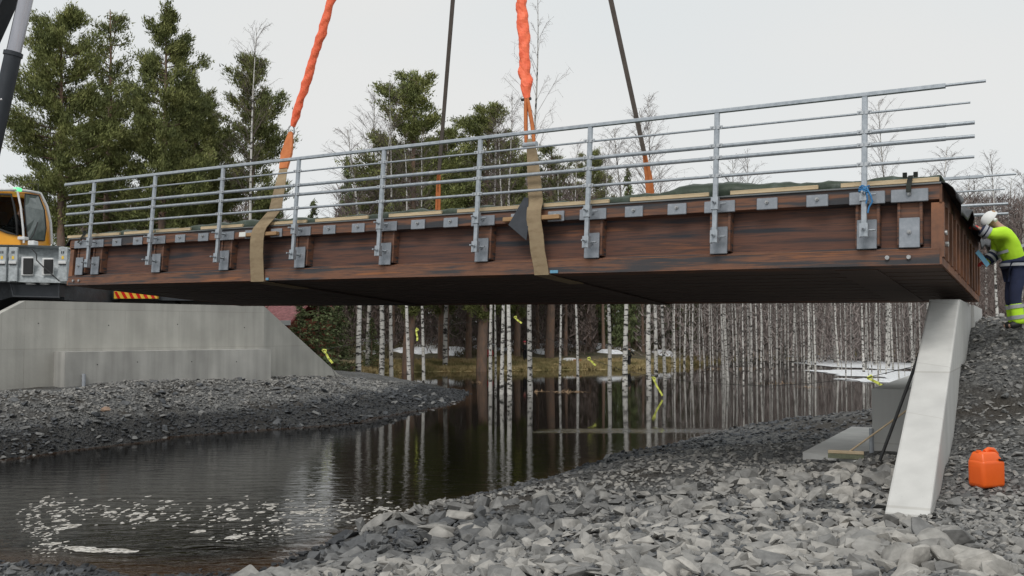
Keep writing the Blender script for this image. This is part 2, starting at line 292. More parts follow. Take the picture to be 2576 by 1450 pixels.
def gravel_mat():
    m = bpy.data.materials.new('gravel_ground'); m.use_nodes = True; t = m.node_tree; b = t.nodes['Principled BSDF']; N = t.nodes.new; K = t.links.new
    tx = N('ShaderNodeTexCoord'); vo = N('ShaderNodeTexVoronoi'); vo.inputs['Scale'].default_value = 24; K(tx.outputs['Object'], vo.inputs['Vector'])
    r = N('ShaderNodeValToRGB'); e = r.color_ramp.elements; e[0].position = 0; e[0].color = (.03, .031, .033, 1); e[1].position = 1; e[1].color = (.19, .188, .18, 1)
    sp = N('ShaderNodeSeparateColor'); K(vo.outputs['Color'], sp.inputs[0]); K(sp.outputs[0], r.inputs[0])
    a = N('ShaderNodeAttribute'); a.attribute_name = 'wet'
    mrr = N('ShaderNodeMapRange'); mrr.inputs[3].default_value = 1; mrr.inputs[4].default_value = .35; K(a.outputs['Fac'], mrr.inputs[0])
    nm = N('ShaderNodeTexNoise'); nm.inputs['Scale'].default_value = .7; nm.inputs['Detail'].default_value = 5; K(tx.outputs['Object'], nm.inputs['Vector']); rm = N('ShaderNodeMapRange'); rm.inputs[1].default_value = .48; rm.inputs[2].default_value = .62; K(nm.outputs['Fac'], rm.inputs[0])
    mxx = N('ShaderNodeMix'); mxx.data_type = 'RGBA'; K(rm.outputs[0], mxx.inputs[0]); K(r.outputs[0], mxx.inputs[6]); mxx.inputs[7].default_value = (.05, .043, .035, 1)
    h = N('ShaderNodeHueSaturation'); K(mxx.outputs[2], h.inputs['Color']); K(mrr.outputs[0], h.inputs['Value']); K(h.outputs[0], b.inputs['Base Color'])
    b.inputs['Roughness'].default_value = .85
    bp = N('ShaderNodeBump'); bp.inputs['Strength'].default_value = .9; bp.inputs['Distance'].default_value = .05; bp.invert = True; K(vo.outputs['Distance'], bp.inputs['Height']); K(bp.outputs[0], b.inputs['Normal'])
    return m
M['gravel'] = gravel_mat()
def water_mat():
    m = bpy.data.materials.new('river_water'); m.use_nodes = True; t = m.node_tree; b = t.nodes['Principled BSDF']; N = t.nodes.new; K = t.links.new
    b.inputs['IOR'].default_value = 1.333; b.inputs['Roughness'].default_value = .03; b.inputs['Specular IOR Level'].default_value = .5
    a = N('ShaderNodeAttribute'); a.attribute_name = 'shallow'
    r = N('ShaderNodeValToRGB'); e = r.color_ramp.elements; e[0].position = 0; e[0].color = (.006, .005, .004, 1); e[1].position = 1; e[1].color = (.05, .027, .014, 1); K(a.outputs['Fac'], r.inputs[0]); K(r.outputs[0], b.inputs['Base Color'])
    tx = N('ShaderNodeTexCoord')
    a2 = N('ShaderNodeAttribute'); a2.attribute_name = 'ripple'
    mpn = N('ShaderNodeMapping'); mpn.inputs['Scale'].default_value = (1.0, 2.6, 1); K(tx.outputs['Object'], mpn.inputs[0])
    n = N('ShaderNodeTexNoise'); n.inputs['Scale'].default_value = 1.5; n.inputs['Detail'].default_value = 4; n.inputs['Roughness'].default_value = .55; n.inputs['Distortion'].default_value = .7; K(mpn.outputs[0], n.inputs['Vector'])
    mu = N('ShaderNodeMath'); mu.operation = 'MULTIPLY'; K(a2.outputs['Fac'], mu.inputs[0]); mu.inputs[1].default_value = 1.0
    bp = N('ShaderNodeBump'); bp.inputs['Distance'].default_value = .10; K(mu.outputs[0], bp.inputs['Strength']); K(n.outputs['Fac'], bp.inputs['Height']); K(bp.outputs[0], b.inputs['Normal'])
    return m
M['water'] = water_mat()

# ------------------------------------------------------------------ terrain functions
class TPS:
    def __init__(s, P):
        P = np.array(P, float); s.X = P[:, :2]; n = len(P)
        d = np.linalg.norm(s.X[:, None]-s.X[None], axis=2); K = np.where(d > 0, d**2*np.log(d+1e-12), 0)+np.eye(n)*.15
        A = np.zeros((n+3, n+3)); A[:n, :n] = K; A[:n, n] = 1; A[:n, n+1:] = s.X; A[n, :n] = 1; A[n+1:, :n] = s.X.T
        s.w = np.linalg.solve(A, np.concatenate([P[:, 2], [0, 0, 0]]))
    def __call__(s, x, y):
        x = np.atleast_1d(np.asarray(x, float)); y = np.atleast_1d(np.asarray(y, float)); out = np.zeros(x.shape).ravel(); xs = x.ravel(); ys = y.ravel(); n = len(s.X)
        for a in range(0, len(xs), 20000):
            q = np.stack([xs[a:a+20000], ys[a:a+20000]], 1); d = np.linalg.norm(q[:, None]-s.X[None], axis=2)
            out[a:a+20000] = (np.where(d > 0, d**2*np.log(d+1e-12), 0)) @ s.w[:n]+s.w[n]+q @ s.w[n+1:]
        return out.reshape(x.shape)
def zp(lst): return [tuple(at_z(u, v, z)) for u, v, z in lst]
NEAR_SHORE = [(-500, 1400), (0, 1422), (200, 1438), (430, 1452), (640, 1440), (780, 1398), (850, 1360), (1000, 1312), (1150, 1272), (1280, 1242), (1400, 1200), (1500, 1165), (1600, 1142), (1740, 1114), (1860, 1094)]
_ns = zp([(u, v, 0) for u, v in NEAR_SHORE])
_near = list(_ns)
for (x, y, z) in _ns: _near.append((x-.35, y+2.2, -.75))
_near += zp([(1300, 1450, 1.25), (1900, 1450, 1.45), (2300, 1330, 1.12), (2000, 1250, 1.08), (2000, 1160, .95), (1700, 1250, .78), (1500, 1300, .62), (1100, 1380, .5), (800, 1450, .62), (400, 1500, .2), (0, 1480, .25), (2190, 1036, 1.0), (1985, 1062, .52), (2150, 1100, .98), (1900, 1120, .55), (2150, 1180, 1.08), (2220, 1230, 1.1), (1200, 1420, .8), (1600, 1380, 1.1), (1700, 1330, 1.1)])
_near += [(0, 4, 1.5), (-4, 5, 1.2), (4, 4, 1.5), (-9, 7, .9), (0, 0, 1.5), (8, 30, -.6), (12, 32, -.6), (16, 34, -.6), (4, 33, -.9), (12, 26, .9), (16, 28, .9), (-14, 8, .6)]
near_f = TPS(_near)
BX, BY = at_z(2225, 1290, 1.2)[:2]
WDIR = np.array([.479, .878]); WN = np.array([.878, -.479])      # along the right abutment, and away from the river
_right = [at(2335, 1290, 9.7), at(2340, 1247, 10.2), at(2362, 1170, 11.2), at(2393, 1142, 12), at(2414, 1006, 13.2), at(2425, 911, 14.2), at(2467, 896, 15.2), at(2477, 817, 16.2), at(2524, 806, 18),
          at(2482, 1213, 10.4), at(2576, 1450, 6.2), at(2400, 1450, 6.2), at(2450, 1330, 8.2), at(2560, 1060, 12.3), at(2500, 912, 14.0), at(2576, 905, 13.8), at(2545, 826, 14.9), at(2600, 822, 14.9), at(2700, 815, 15), at(2700, 1100, 11.6), at(2700, 905, 13.8),
          at(2560, 890, 14.3), at(2480, 1100, 11.8)]
_right = [tuple(p) for p in _right]+[(4, 4, 1.5), (8, 5, 1.7), (12, 8, 2.2), (14, 20, 3.3), (20, 26, 3.3), (16, 14, 3.1), (12, 30, 3.3), (20, 36, 3.2)]
right_f = TPS(_right)
def near_h(x, y):
    x = np.asarray(x, float); y = np.asarray(y, float)
    d = (x-BX)*WN[0]+(y-BY)*WN[1]; a = (x-BX)*WDIR[0]+(y-BY)*WDIR[1]
    wd = .3+np.maximum(0, -a)*1.2; w = np.clip((d-.06+np.maximum(0, -a)*.4)/wd, 0, 1); w = w*w*(3-2*w)
    return np.clip((1-w)*near_f(x, y)+w*right_f(x, y), -1.2, 3.6)
LEFT_SHORE = [(-400, 1190), (0, 1156), (209, 1128), (418, 1099), (627, 1083), (813, 1070), (888, 1064), (935, 1051), (1040, 1034), (1075, 1029), (1095, 1027)]
_ls = zp([(u, v, 0) for u, v in LEFT_SHORE]); _left = list(_ls)
for (x, y, z) in _ls: _left.append((x+.5, y-2.5, -.8))
_left += zp([(-400, 990, 1.25), (0, 987, 1.25), (200, 985, 1.26), (350, 981, 1.26), (500, 972, 1.26), (600, 964, 1.26), (690, 958, 1.26), (780, 952, 1.24), (850, 946, 1.2), (925, 939, 1.08), (1000, 963, .75), (1040, 1000, .28), (0, 1070, .68), (200, 1055, .68), (350, 1044, .66), (520, 1028, .66), (700, 1014, .64), (900, 1000, .62)])
_left += [(-15, 31, 1.3), (-13, 33, 1.3), (-11, 35.5, 1.3), (-20, 33, 1.3), (-10, 42, 1.25), (-5, 50, .4), (-2, 52, -.2), (0, 46, -.6), (1, 40, -.8), (-16, 48, 1.1), (-10, 53, .4), (-34, 33, 1.3), (-30, 48, 1.2), (2, 52, -.8)]
left_f = TPS(_left)
def left_h(x, y): return np.clip(left_f(x, y), -1.2, 1.75)

def noise2(x, y, s, seed=0):             # cheap smooth value noise
    r = np.random.default_rng(seed); T = r.random((64, 64))
    X = np.asarray(x)*s+100.3; Y = np.asarray(y)*s+77.7; i = np.floor(X).astype(int); j = np.floor(Y).astype(int); fx = X-i; fy = Y-j
    fx = fx*fx*(3-2*fx); fy = fy*fy*(3-2*fy); g = lambda a, b: T[a % 64, b % 64]
    return (g(i, j)*(1-fx)+g(i+1, j)*fx)*(1-fy)+(g(i, j+1)*(1-fx)+g(i+1, j+1)*fx)*fy-.5
def grid_obj(name, x0, x1, y0, y1, step, fn, m, wetz=.15):
    xs = np.arange(x0, x1+step/2, step); ys = np.arange(y0, y1+step/2, step); X, Y = np.meshgrid(xs, ys)
    Z = fn(X.ravel(), Y.ravel()).reshape(X.shape)
    V = np.stack([X.ravel(), Y.ravel(), Z.ravel()], 1); nx = len(xs); ny = len(ys)
    I = np.arange(nx*ny).reshape(ny, nx); F = np.stack([I[:-1, :-1].ravel(), I[:-1, 1:].ravel(), I[1:, 1:].ravel(), I[1:, :-1].ravel()], 1)
    wet = np.clip((wetz-V[:, 2])/.1, 0, 1)
    o = np_mesh(name, V, F, m, attr={'wet': wet}, smooth=True); tag(o, kind='structure'); return o
def near_rough(x, y): return near_h(x, y)+.10*noise2(x, y, 1.1, 1)+.07*noise2(x, y, 2.9, 2)
def left_rough(x, y): return left_h(x, y)+.08*noise2(x, y, .9, 3)+.06*noise2(x, y, 2.5, 4)
g_near = grid_obj('near_bank_ground', -16, 20, -2, 36, .12, near_rough, M['gravel'])
g_left = grid_obj('left_bank_ground', -38, 3, 16, 54, .15, left_rough, M['gravel'], .6)

# far shore
SH = [(-1200, 62), (-400, 62), (0, 64), (560, 66), (880, 68), (1100, 74), (1400, 77), (1600, 79), (1720, 86), (1820, 104), (1950, 128), (2200, 140), (2700, 140), (3600, 140)]
def shore_y(u): return np.interp(u, [a for a, b in SH], [b for a, b in SH])
def far_h(x, y):
    u = CX+FPX*x/np.maximum(y, 1); d = y-shore_y(u)-3*noise2(x, y, .12, 5)
    h = np.clip(d*.11, -.9, .75)+np.clip((d-6)*.085, 0, 1.5)*(u < 1760)+np.clip((d-8)*.02, 0, .8)*(u >= 1760)+.22*noise2(x, y, .5, 6)*(d > -3)+.14*noise2(x, y, 1.3, 9)*(d > -3)
    return h
g_far = grid_obj('far_shore_ground', -110, 190, 46, 330, 1.0, far_h, M['grass'], -5)
_V = np.zeros(len(g_far.data.vertices)*3, np.float32); g_far.data.vertices.foreach_get('co', _V); _V = _V.reshape(-1, 3)
_u = CX+FPX*_V[:, 0]/np.maximum(_V[:, 1], 1); _d = _V[:, 1]-shore_y(_u)-3*noise2(_V[:, 0], _V[:, 1], .12, 5)+2.5*noise2(_V[:, 0], _V[:, 1], .4, 15)
g_far.data.attributes['wet'].data.foreach_set('value', np.clip((_d-4.5)/2.5, 0, 1).astype(np.float32))
def far_ground_mat():
    m = M['grass'].copy(); m.name = 'shore_grass_and_forest_floor'; t = m.node_tree; b = t.nodes['Principled BSDF']; N = t.nodes.new; K = t.links.new
    src = b.inputs['Base Color'].links[0].from_socket; a = N('ShaderNodeAttribute'); a.attribute_name = 'wet'; x = N('ShaderNodeMix'); x.data_type = 'RGBA'
    tx = N('ShaderNodeTexCoord'); n = N('ShaderNodeTexNoise'); n.inputs['Scale'].default_value = .9; n.inputs['Detail'].default_value = 6; K(tx.outputs['Object'], n.inputs['Vector'])
    r = N('ShaderNodeValToRGB'); e = r.color_ramp.elements; e[0].position = .35; e[0].color = (.05, .05, .025, 1); e[1].position = .65; e[1].color = (.12, .095, .06, 1); K(n.outputs['Fac'], r.inputs[0])
    K(a.outputs['Fac'], x.inputs[0]); K(src, x.inputs[6]); K(r.outputs[0], x.inputs[7]); K(x.outputs[2], b.inputs['Base Color']); return m
g_far.data.materials[0] = far_ground_mat()
# water
def water():
    ys = np.concatenate([np.arange(4, 50, .5), np.arange(50, 150, 2), np.arange(150, 700, 25)]); xs = np.concatenate([np.arange(-300, -30, 15), np.arange(-30, 30, .5), np.arange(30, 400, 15)])
    X, Y = np.meshgrid(xs, ys); x = X.ravel(); y = Y.ravel(); V = np.stack([x, y, np.zeros_like(x)], 1); nx = len(xs); ny = len(ys)
    I = np.arange(nx*ny).reshape(ny, nx); F = np.stack([I[:-1, :-1].ravel(), I[:-1, 1:].ravel(), I[1:, 1:].ravel(), I[1:, :-1].ravel()], 1)
    h = np.full(x.shape, -1.2); k = (x > -16) & (x < 20) & (y < 36); h[k] = near_h(x[k], y[k]); k2 = (x > -38) & (x < 3) & (y > 16) & (y < 54); h[k2] = np.maximum(h[k2], left_h(x[k2], y[k2]))
    sh = np.clip((h+.32)/.3, 0, 1); v = 838+FPX*3/np.maximum(y, .1); u = CX+FPX*x/y
    # calm flood water upstream, ruffled current from the constriction down to the foam
    edge = 29.0-.25*np.clip(x-2, -20, 20)
    rip = np.clip((edge-y)/3, 0, 1)*np.interp(y, [6, 12, 18, 25], [.42, .28, .12, .06])+.008*np.clip(60/np.maximum(y, 1), .2, 1)
    line = np.exp(-((y-29.3+.03*(x-4)**2*.5)/.5)**2)*(x > .8)*(x < 9)*np.clip(1+1.6*noise2(x, y*2, 1.4, 33), .15, 1.4)
    rip = rip+line*.8+.25*np.clip((15.5-y)/4, 0, 1)*np.clip((-x-.5)/3, 0, 1)
    o = np_mesh('river_water', V, F, M['water'], attr={'shallow': sh, 'ripple': rip}, smooth=True); tag(o, kind='structure')
water()

# ------------------------------------------------------------------ stones
def hull(seed, flat):
    r = random.Random(seed); bm = bmesh.new()
    n = 10+r.randrange(5)
    for _ in range(n):
        v = Vector((r.gauss(0, 1), r.gauss(0, 1), r.gauss(0, 1))).normalized()
        k = max(abs(v.x), abs(v.y), abs(v.z)); v = v*(.55+.45/k*.8)            # towards a block shape
        bm.verts.new((v.x*.5, v.y*.5*r.uniform(.75, 1), v.z*.5*flat))
    res = bmesh.ops.convex_hull(bm, input=bm.verts)
    bmesh.ops.delete(bm, geom=[g for g in res['geom_interior'] if isinstance(g, bmesh.types.BMVert)], context='VERTS')
    bmesh.ops.triangulate(bm, faces=bm.faces); bm.verts.index_update()
    V = np.array([v.co[:] for v in bm.verts]); F = np.array([[v.index for v in f.verts] for f in bm.faces]); bm.free(); return V, F
HULLS = [hull(i, [.32, .46, .6, .8][i % 4]) for i in range(28)]
def rots(n, tilt, r):
    a = r.uniform(0, 2*PI, n); b = r.normal(0, tilt, n); c = r.normal(0, tilt, n)
    ca, sa, cb, sb, cc, sc = np.cos(a), np.sin(a), np.cos(b), np.sin(b), np.cos(c), np.sin(c); Z = np.zeros(n); O = np.ones(n)
    Rz = np.stack([ca, -sa, Z, sa, ca, Z, Z, Z, O], 1).reshape(n, 3, 3); Rx = np.stack([O, Z, Z, Z, cb, -sb, Z, sb, cb], 1).reshape(n, 3, 3); Ry = np.stack([cc, Z, sc, Z, O, Z, -sc, Z, cc], 1).reshape(n, 3, 3)
    return Rx @ Ry @ Rz
def stones_mesh(name, P, Sz, T, m, parent, r, tilt=.35):
    n = len(P); R = rots(n, tilt, r); kind = r.integers(0, len(HULLS), n); VV = []; FF = []; TT = []; off = 0
    for k, (V, F) in enumerate(HULLS):
        idx = np.where(kind == k)[0]
        if not len(idx): continue
        AN = np.stack([r.uniform(.85, 1.45, len(idx)), r.uniform(.7, 1.1, len(idx)), r.uniform(.7, 1.1, len(idx))], 1); q = np.einsum('nij,nvj->nvi', R[idx], V[None]*AN[:, None, :])*Sz[idx][:, None, None]+P[idx][:, None, :]
        nv = len(V); VV.append(q.reshape(-1, 3)); FF.append((F[None]+(off+np.arange(len(idx))*nv)[:, None, None]).reshape(-1, 3)); TT.append(np.repeat(T[idx], nv)); off += nv*len(idx)
    o = np_mesh(name, np.concatenate(VV), np.concatenate(FF), m, parent, attr={'tint': np.concatenate(TT)}); tag(o, kind='stuff'); return o
def uv_of(x, y, z):
    dx, dy, dz = x, y, z-EYE; zc = dy*cp_+dz*sp_; yc = dz*cp_-dy*sp_
    return CX+FPX*dx/zc, CY-FPX*yc/zc
def seg_dist_in(x, y):                    # inside the right abutment or its footing?
    d = (x-BX)*WN[0]+(y-BY)*WN[1]; a = (x-BX)*WDIR[0]+(y-BY)*WDIR[1]
    wall = (a > .05) & (d > -.02) & (d < .44); foot = (a > 5.4) & (d <= -.02) & (d > -1.9); return wall | foot
r1 = np.random.default_rng(11)
def scatter_near():
    P = []; SZ = []; T = []
    N = 150000
    Y = 4.5*np.exp(r1.random(N)*math.log(31/4.5)); X = (r1.uniform(-300, 2876, N)-CX)/FPX*Y
    Z = near_rough(X, Y); u, v = uv_of(X, Y, Z); ok = (Z > -.12) & (v < 1600) & (X > -15) & (X < 19)
    X, Y, Z, u, v = X[ok], Y[ok], Z[ok], u[ok], v[ok]
    d = (X-BX)*WN[0]+(Y-BY)*WN[1]; a = (X-BX)*WDIR[0]+(Y-BY)*WDIR[1]; right = (d-np.maximum(0, -a)*.30 > .2)
    ok = ~seg_dist_in(X, Y); X, Y, Z, u, v, right = X[ok], Y[ok], Z[ok], u[ok], v[ok], right[ok]; n = len(X)
    coarse = np.clip(noise2(X, Y, .35, 8)+.5, 0, 1)
    q = r1.random(n)
    base = np.where(right, .050, .055)+np.where(right, .045, .055)*q**2
    big = (q > .62) & ~right & (Y < 14)
    base = np.where(big, .085+.235*r1.random(n)**2.5*(.5+coarse), base)
    base = np.where((q > .975) & right, .10+.07*r1.random(n), base)
    base *= np.interp(Y, [5, 12, 30], [1, 1.15, 1.6])
    # thin the crowd where stones overlap too much
    keep = r1.random(n) < np.where(big, .5, .7)*np.interp(Y, [5, 9, 14, 30], [.62, .5, .40, .36])
    X, Y, Z, base, right, coarse, v = X[keep], Y[keep], Z[keep], base[keep], right[keep], coarse[keep], v[keep]
    n = len(X); t = np.where(right, .44+.34*r1.random(n), np.where(base > .11, .56+.34*r1.random(n), np.where(Y < 12, .28, .42)+.38*r1.random(n)+.12*(coarse-.5)))  # small near stones tinted darker to stand for shade in the crevices
    t = np.where(r1.random(n) < .02, .85, t)
    wet = np.clip((.16-Z+.1*noise2(X, Y, 2, 3))/.12, 0, 1); t = t*(1-.72*wet)
    back = (Y > 19); t = np.where(back & ~right, t*.55, t)  # back stretch of the near bank: its shade put into the stone tint
    mud = np.clip((noise2(X, Y, .5, 21)+.18)*3, 0, 1)*np.clip((.9-Z)/.5, 0, 1)*(~right); t = t*(1-.5*mud); t = np.where((X < -2.0) & (base > .11), t*.85, t); base = np.where((X < -2.5) & (base > .16), .14, base)
    return X, Y, Z, base, t, right
X, Y, Z, B_, T_, right = scatter_near()
order = np.argsort(-B_/Y); top = order[:300]; rest = order[300:]
stones_mesh('crushed_stone', np.stack([X, Y, Z+B_*.12], 1)[rest], B_[rest], T_[rest], M['stone'], g_near, r1)
BIG = []
for k in range(14):
    V, F = hull(200+k, [.38, .5, .66][k % 3]); me = bpy.data.meshes.new('stone'); bm = bmesh.new()
    vs = [bm.verts.new(v) for v in V]
    for f in F: bm.faces.new([vs[i] for i in f])
    bmesh.ops.dissolve_limit(bm, angle_limit=math.radians(14), verts=bm.verts, edges=bm.edges)
    bmesh.ops.bevel(bm, geom=list(bm.edges), offset=.018, segments=1, affect='EDGES'); bmesh.ops.recalc_face_normals(bm, faces=bm.faces)
    bm.to_mesh(me); bm.free(); me.materials.append(M['stone_big']); BIG.append(me)
for i in top:
    o = bpy.data.objects.new('stone', BIG[random.randrange(14)]); o.location = (X[i], Y[i], Z[i]+B_[i]*.14)
    s = B_[i]*random.uniform(1.0, 1.35); o.scale = (s*random.uniform(.9, 1.35), s, s*random.uniform(.7, 1.0)); o.rotation_euler = (random.gauss(0, .3), random.gauss(0, .3), random.uniform(0, 6.28)); put(o, g_near)
# left bank
def scatter_left():
    N = 90000; X = r1.uniform(-30, 1.5, N); Y = r1.uniform(19, 50, N); Z = left_rough(X, Y); u, v = uv_of(X, Y, Z)
    ok = (Z > -.1) & (u > -120) & (u < 1250) & (Y > -0.0*X+0)
    ax, ay = -15.07, 29.33                                     # stay on the river side of the left abutment
    s = (X-ax)*(-.725)+(Y-ay)*.689; ok &= (s < -.2) | (X > -9.3)
    s2 = (X+9.27)*(-.87)+(Y-35.42)*.49; ok &= (s2 < .3)
    X, Y, Z = X[ok], Y[ok], Z[ok]; n = len(X); q = r1.random(n); b = .08+.10*q**3+.08*(q > .985)
    t = .46+.3*r1.random(n); wl = .78+.25*noise2(X, Y, .4, 12); wet = np.clip((wl-Z)/.3, 0, 1); t = t*(1-.8*wet); t = np.where(r1.random(n) < .01, .75-.4*wet, t)
    return X, Y, Z, b, t
X, Y, Z, b, t = scatter_left()
order = np.argsort(-b/Y); k = order[300:]
stones_mesh('crushed_stone', np.stack([X, Y, Z+b*.12], 1)[k], b[k], t[k], M['stone'], g_left, r1)
for i in order[:300]:
    o = bpy.data.objects.new('stone', BIG[random.randrange(14)]); o.location = (X[i], Y[i], Z[i]+b[i]*.15); s = b[i]*1.1
    o.material_slots[0].link = 'OBJECT'; o.material_slots[0].material = M['stone_dark']; o.scale = (s*random.uniform(.9, 1.5), s, s*.8); o.rotation_euler = (random.gauss(0, .3), random.gauss(0, .3), random.uniform(0, 6.28)); put(o, g_left)
def rock(name, label, u, v, z, sc, seed, tint):
    V, F = hull(seed, .6); mb = MB(); mb.add([tuple(a) for a in V], [tuple(f) for f in F]); c = at_z(u, v, z)
    m = pm('single_rock_%d' % seed, [tuple(c_*.8 for c_ in tint), tint], scale=5, rough=.8, bump=.4)
    o = mb.build('rock', m); o.location = c; o.scale = sc; o.rotation_euler = (.1, .15, seed); tag(o, label, 'rock'); return o
rock('rock', 'tan brown rock lying on the dark gravel of the left bank', 268, 1030, .95, (.36, .3, .26), 301, (.3, .2, .14))
rock('rock', 'pale boxy rock at the water edge of the near bank, before the still water', 1537, 1155, .12, (.42, .34, .36), 302, (.24, .24, .23))
rock('rock', 'long flat grey slab of rock leaning on the near shore', 1262, 1262, .12, (.75, .3, .2), 303, (.25, .25, .24))
rock('rock', 'small white stone on the near bank between slabs, left of the sloping wall', 2085, 1245, 1.15, (.09, .08, .07), 304, (.75, .74, .7))

# foam
def foam():
    r = np.random.default_rng(5); V = []; F = []; n = 0
    def blob(x, y, a, b_, ang, h=.005):
        nonlocal n
        k = 12; ph = r.uniform(0, 6.28, 3); ring = []
        for i in range(k):
            t = 2*PI*i/k; q = 1+.22*math.sin(2*t+ph[0])+.15*math.sin(3*t+ph[1])+.1*math.sin(5*t+ph[2]); ring.append((a*q*math.cos(t), b_*q*math.sin(t)))
        ca, sa = math.cos(ang), math.sin(ang)
        for (px, py) in ring: V.append((x+px*ca-py*sa, y+px*sa+py*ca, .003))
        for (px, py) in ring: V.append((x+.8*(px*ca-py*sa), y+.8*(px*sa+py*ca), h))
        V.append((x, y, h*1.3))
        for i in range(k):
            j = (i+1) % k; F.append((n+i, n+j, n+k+j)); F.append((n+i, n+k+j, n+k+i)); F.append((n+k+i, n+k+j, n+2*k))
        n += 2*k+1
    def uvb(u, v, wu, wv, ang=0):
        p = at_z(u, v, 0); s = p.y/FPX; blob(p.x, p.y, wu*s/2*.8, wv*s/2*p.y/3*.72, ang)
    for a in ((590, 1352, 60, 12), (250, 1385, 150, 18), (200, 1380, 90, 16), (130, 1369, 60, 10), (300, 1388, 120, 12), (500, 1338, 50, 10), (425, 1262, 30, 7), (680, 1270, 45, 9), (755, 1290, 60, 9), (800, 1283, 40, 8), (965, 1280, 45, 9), (870, 1290, 40, 7), (900, 1345, 30, 8), (690, 1310, 40, 7), (785, 1320, 50, 8), (380, 1305, 30, 8), (160, 1330, 50, 14), (150, 1310, 40, 9), (180, 1322, 60, 10)): uvb(*a)
    for _ in range(330):                                   # arcs of flecks swirling in the eddy
        t = r.uniform(.0, 1); w = r.normal(0, 1)
        u = 130+860*t; v = 1268+14*math.sin(t*3)+w*16+ (1-t)*18
        s = r.uniform(3, 12)*(2.0 if r.random() < .1 else 1); uvb(u, v, s*1.3, s*.42)
    for _ in range(170):
        t = r.uniform(0, 1); u = 150-60*math.sin(t*3.1)+r.normal(0, 25); v = 1250+140*t+r.normal(0, 6); s = r.uniform(4, 14); uvb(u, v, s, s*.36)
    for _ in range(170):
        t = r.uniform(0, 1); u = 560+480*t+r.normal(0, 20); v = 1352-70*t+r.normal(0, 9); s = r.uniform(4, 15); uvb(u, v, s, s*.34)
    o = np_mesh('river_foam', np.array(V), np.array(F), M['water_mark']); tag(o, 'patches and flecks of off white foam turning in the dark water', 'foam', kind='stuff')
foam()

# ------------------------------------------------------------------ left abutment
P0 = Vector((-15.07, 29.33, 0)); P1 = Vector((-9.27, 35.42, 0)); ld = (P1-P0).normalized(); ln = Vector((-ld.y, ld.x, 0)); LT = 4.0   # ln points away from the river
def slab_poly(mb, poly2, thick, nvec):
    mb.prism(poly2, nvec*thick); return mb
def wall_piece(a, b, za0, za1, zb0, zb1, th, n):
    return MB().prism([(a.x, a.y, za0), (b.x, b.y, zb0), (b.x, b.y, zb1), (a.x, a.y, za1)], n*th)
la = empty('left_abutment', P0, 'cast concrete abutment with two sloping wing walls on the far left bank', 'bridge abutment')
def loc(mb, o): mb.v = [tuple(Vector(v)-o) for v in mb.v]; return mb
loc(wall_piece(P0, P1, .8, LT, .8, LT, .5, ln), P0).build('front_wall', M['conc'], la)
e = at(856, 947, 39.4); PR = Vector((e.x, e.y, 0)); nr = Vector((-(PR-P1).normalized().y, (PR-P1).normalized().x, 0))
w = MB().prism([(P1.x+.003, P1.y, .6), (PR.x, PR.y, .6), (PR.x, PR.y, 1.22), (P1.x+.003, P1.y, LT-.004)], nr*.45); loc(w, P0).build('wing_wall', M['conc'], la)
dl = Vector((-.66, -.75, 0)).normalized(); PL = P0+dl*4.2; nl = Vector((-.75, .66, 0)).normalized()
w = MB().prism([(P0.x-.003, P0.y, .8), (PL.x, PL.y, .8), (PL.x, PL.y, 1.6), (P0.x-.003, P0.y, LT-.004)], nl*.45); loc(w, P0).build('wing_wall', M['conc'], la)
def zt(u0, u1, zt0, zb0, prot):
    a = P0+ld*u0; b_ = P0+ld*u1; m = MB(); m.prism([(a.x, a.y, zb0), (b_.x, b_.y, zb0), (b_.x, b_.y, zt0), (a.x, a.y, zt0)], -ln*prot); return m
loc(zt(.9, 8.2, 2.41, .6, .85), P0).build('bearing_bench', M['conc_b'], la)
loc(zt(.3, 8.35, 1.27, .6, 1.25), P0).build('footing', M['conc'], la)
q = P0+ld*1.45-ln*.94
loc(MB().tube([(q.x, q.y, 1.2), (q.x, q.y, 1.72)], .055, 10), P0).build('drain_pipe', M['pipe'], la)

for u_, z_ in ((1.9, 2.0), (3.2, 2.05), (5.1, 2.02), (6.8, 1.98)):
    a = P0+ld*u_-ln*.852; loc(MB().tube([(a.x, a.y, z_), (a.x-ln.x*.006, a.y-ln.y*.006, z_)], .018, 10), P0).build('tie_hole', M['seal'], la)
for u_, z_ in ((.4, 3.3), (2.6, 3.25), (5.0, 3.3), (7.6, 3.2)):
    a = P0+ld*u_-ln*.002; loc(MB().tube([(a.x, a.y, z_), (a.x-ln.x*.006, a.y-ln.y*.006, z_)], .018, 10), P0).build('tie_hole', M['seal'], la)
# ------------------------------------------------------------------ right abutment
RT = 3.50; B0 = Vector((BX, BY, 0)); wd = Vector((WDIR[0], WDIR[1], 0)); wn = Vector((WN[0], WN[1], 0))
ra = empty('right_abutment', B0, 'pale concrete abutment with a steep sloping wing wall on the near right bank', 'bridge abutment')
LA = 5.35; TH = .42
mb = MB(); a0 = B0; a1 = B0+wd*LA; zb = at(2225, 1288, a0.y).z
mb = MB(); bmw = bmesh.new()
poly = [(a0.x, a0.y, .4), (a1.x, a1.y, .4), (a1.x, a1.y, RT), (a0.x, a0.y, zb)]
mb.prism(poly, wn*TH); bmw.free()
mb.v = [tuple(Vector(v)-B0) for v in mb.v]
ww = mb.build('wing_wall', M['conc_l'], ra)
bv = ww.modifiers.new('b', 'BEVEL'); bv.width = .025; bv.segments = 2
a2 = B0+wd*(LA+.004); a3 = B0+wd*(LA+3.0)
w = MB().prism([(a2.x, a2.y, .6), (a3.x, a3.y, .6), (a3.x, a3.y, RT), (a2.x, a2.y, RT)], wn*(TH-.004)); loc(w, B0).build('back_wall', M['conc_l'], ra)
a4 = B0+wd*(LA+3.004); a5 = B0+wd*(LA+6.2)
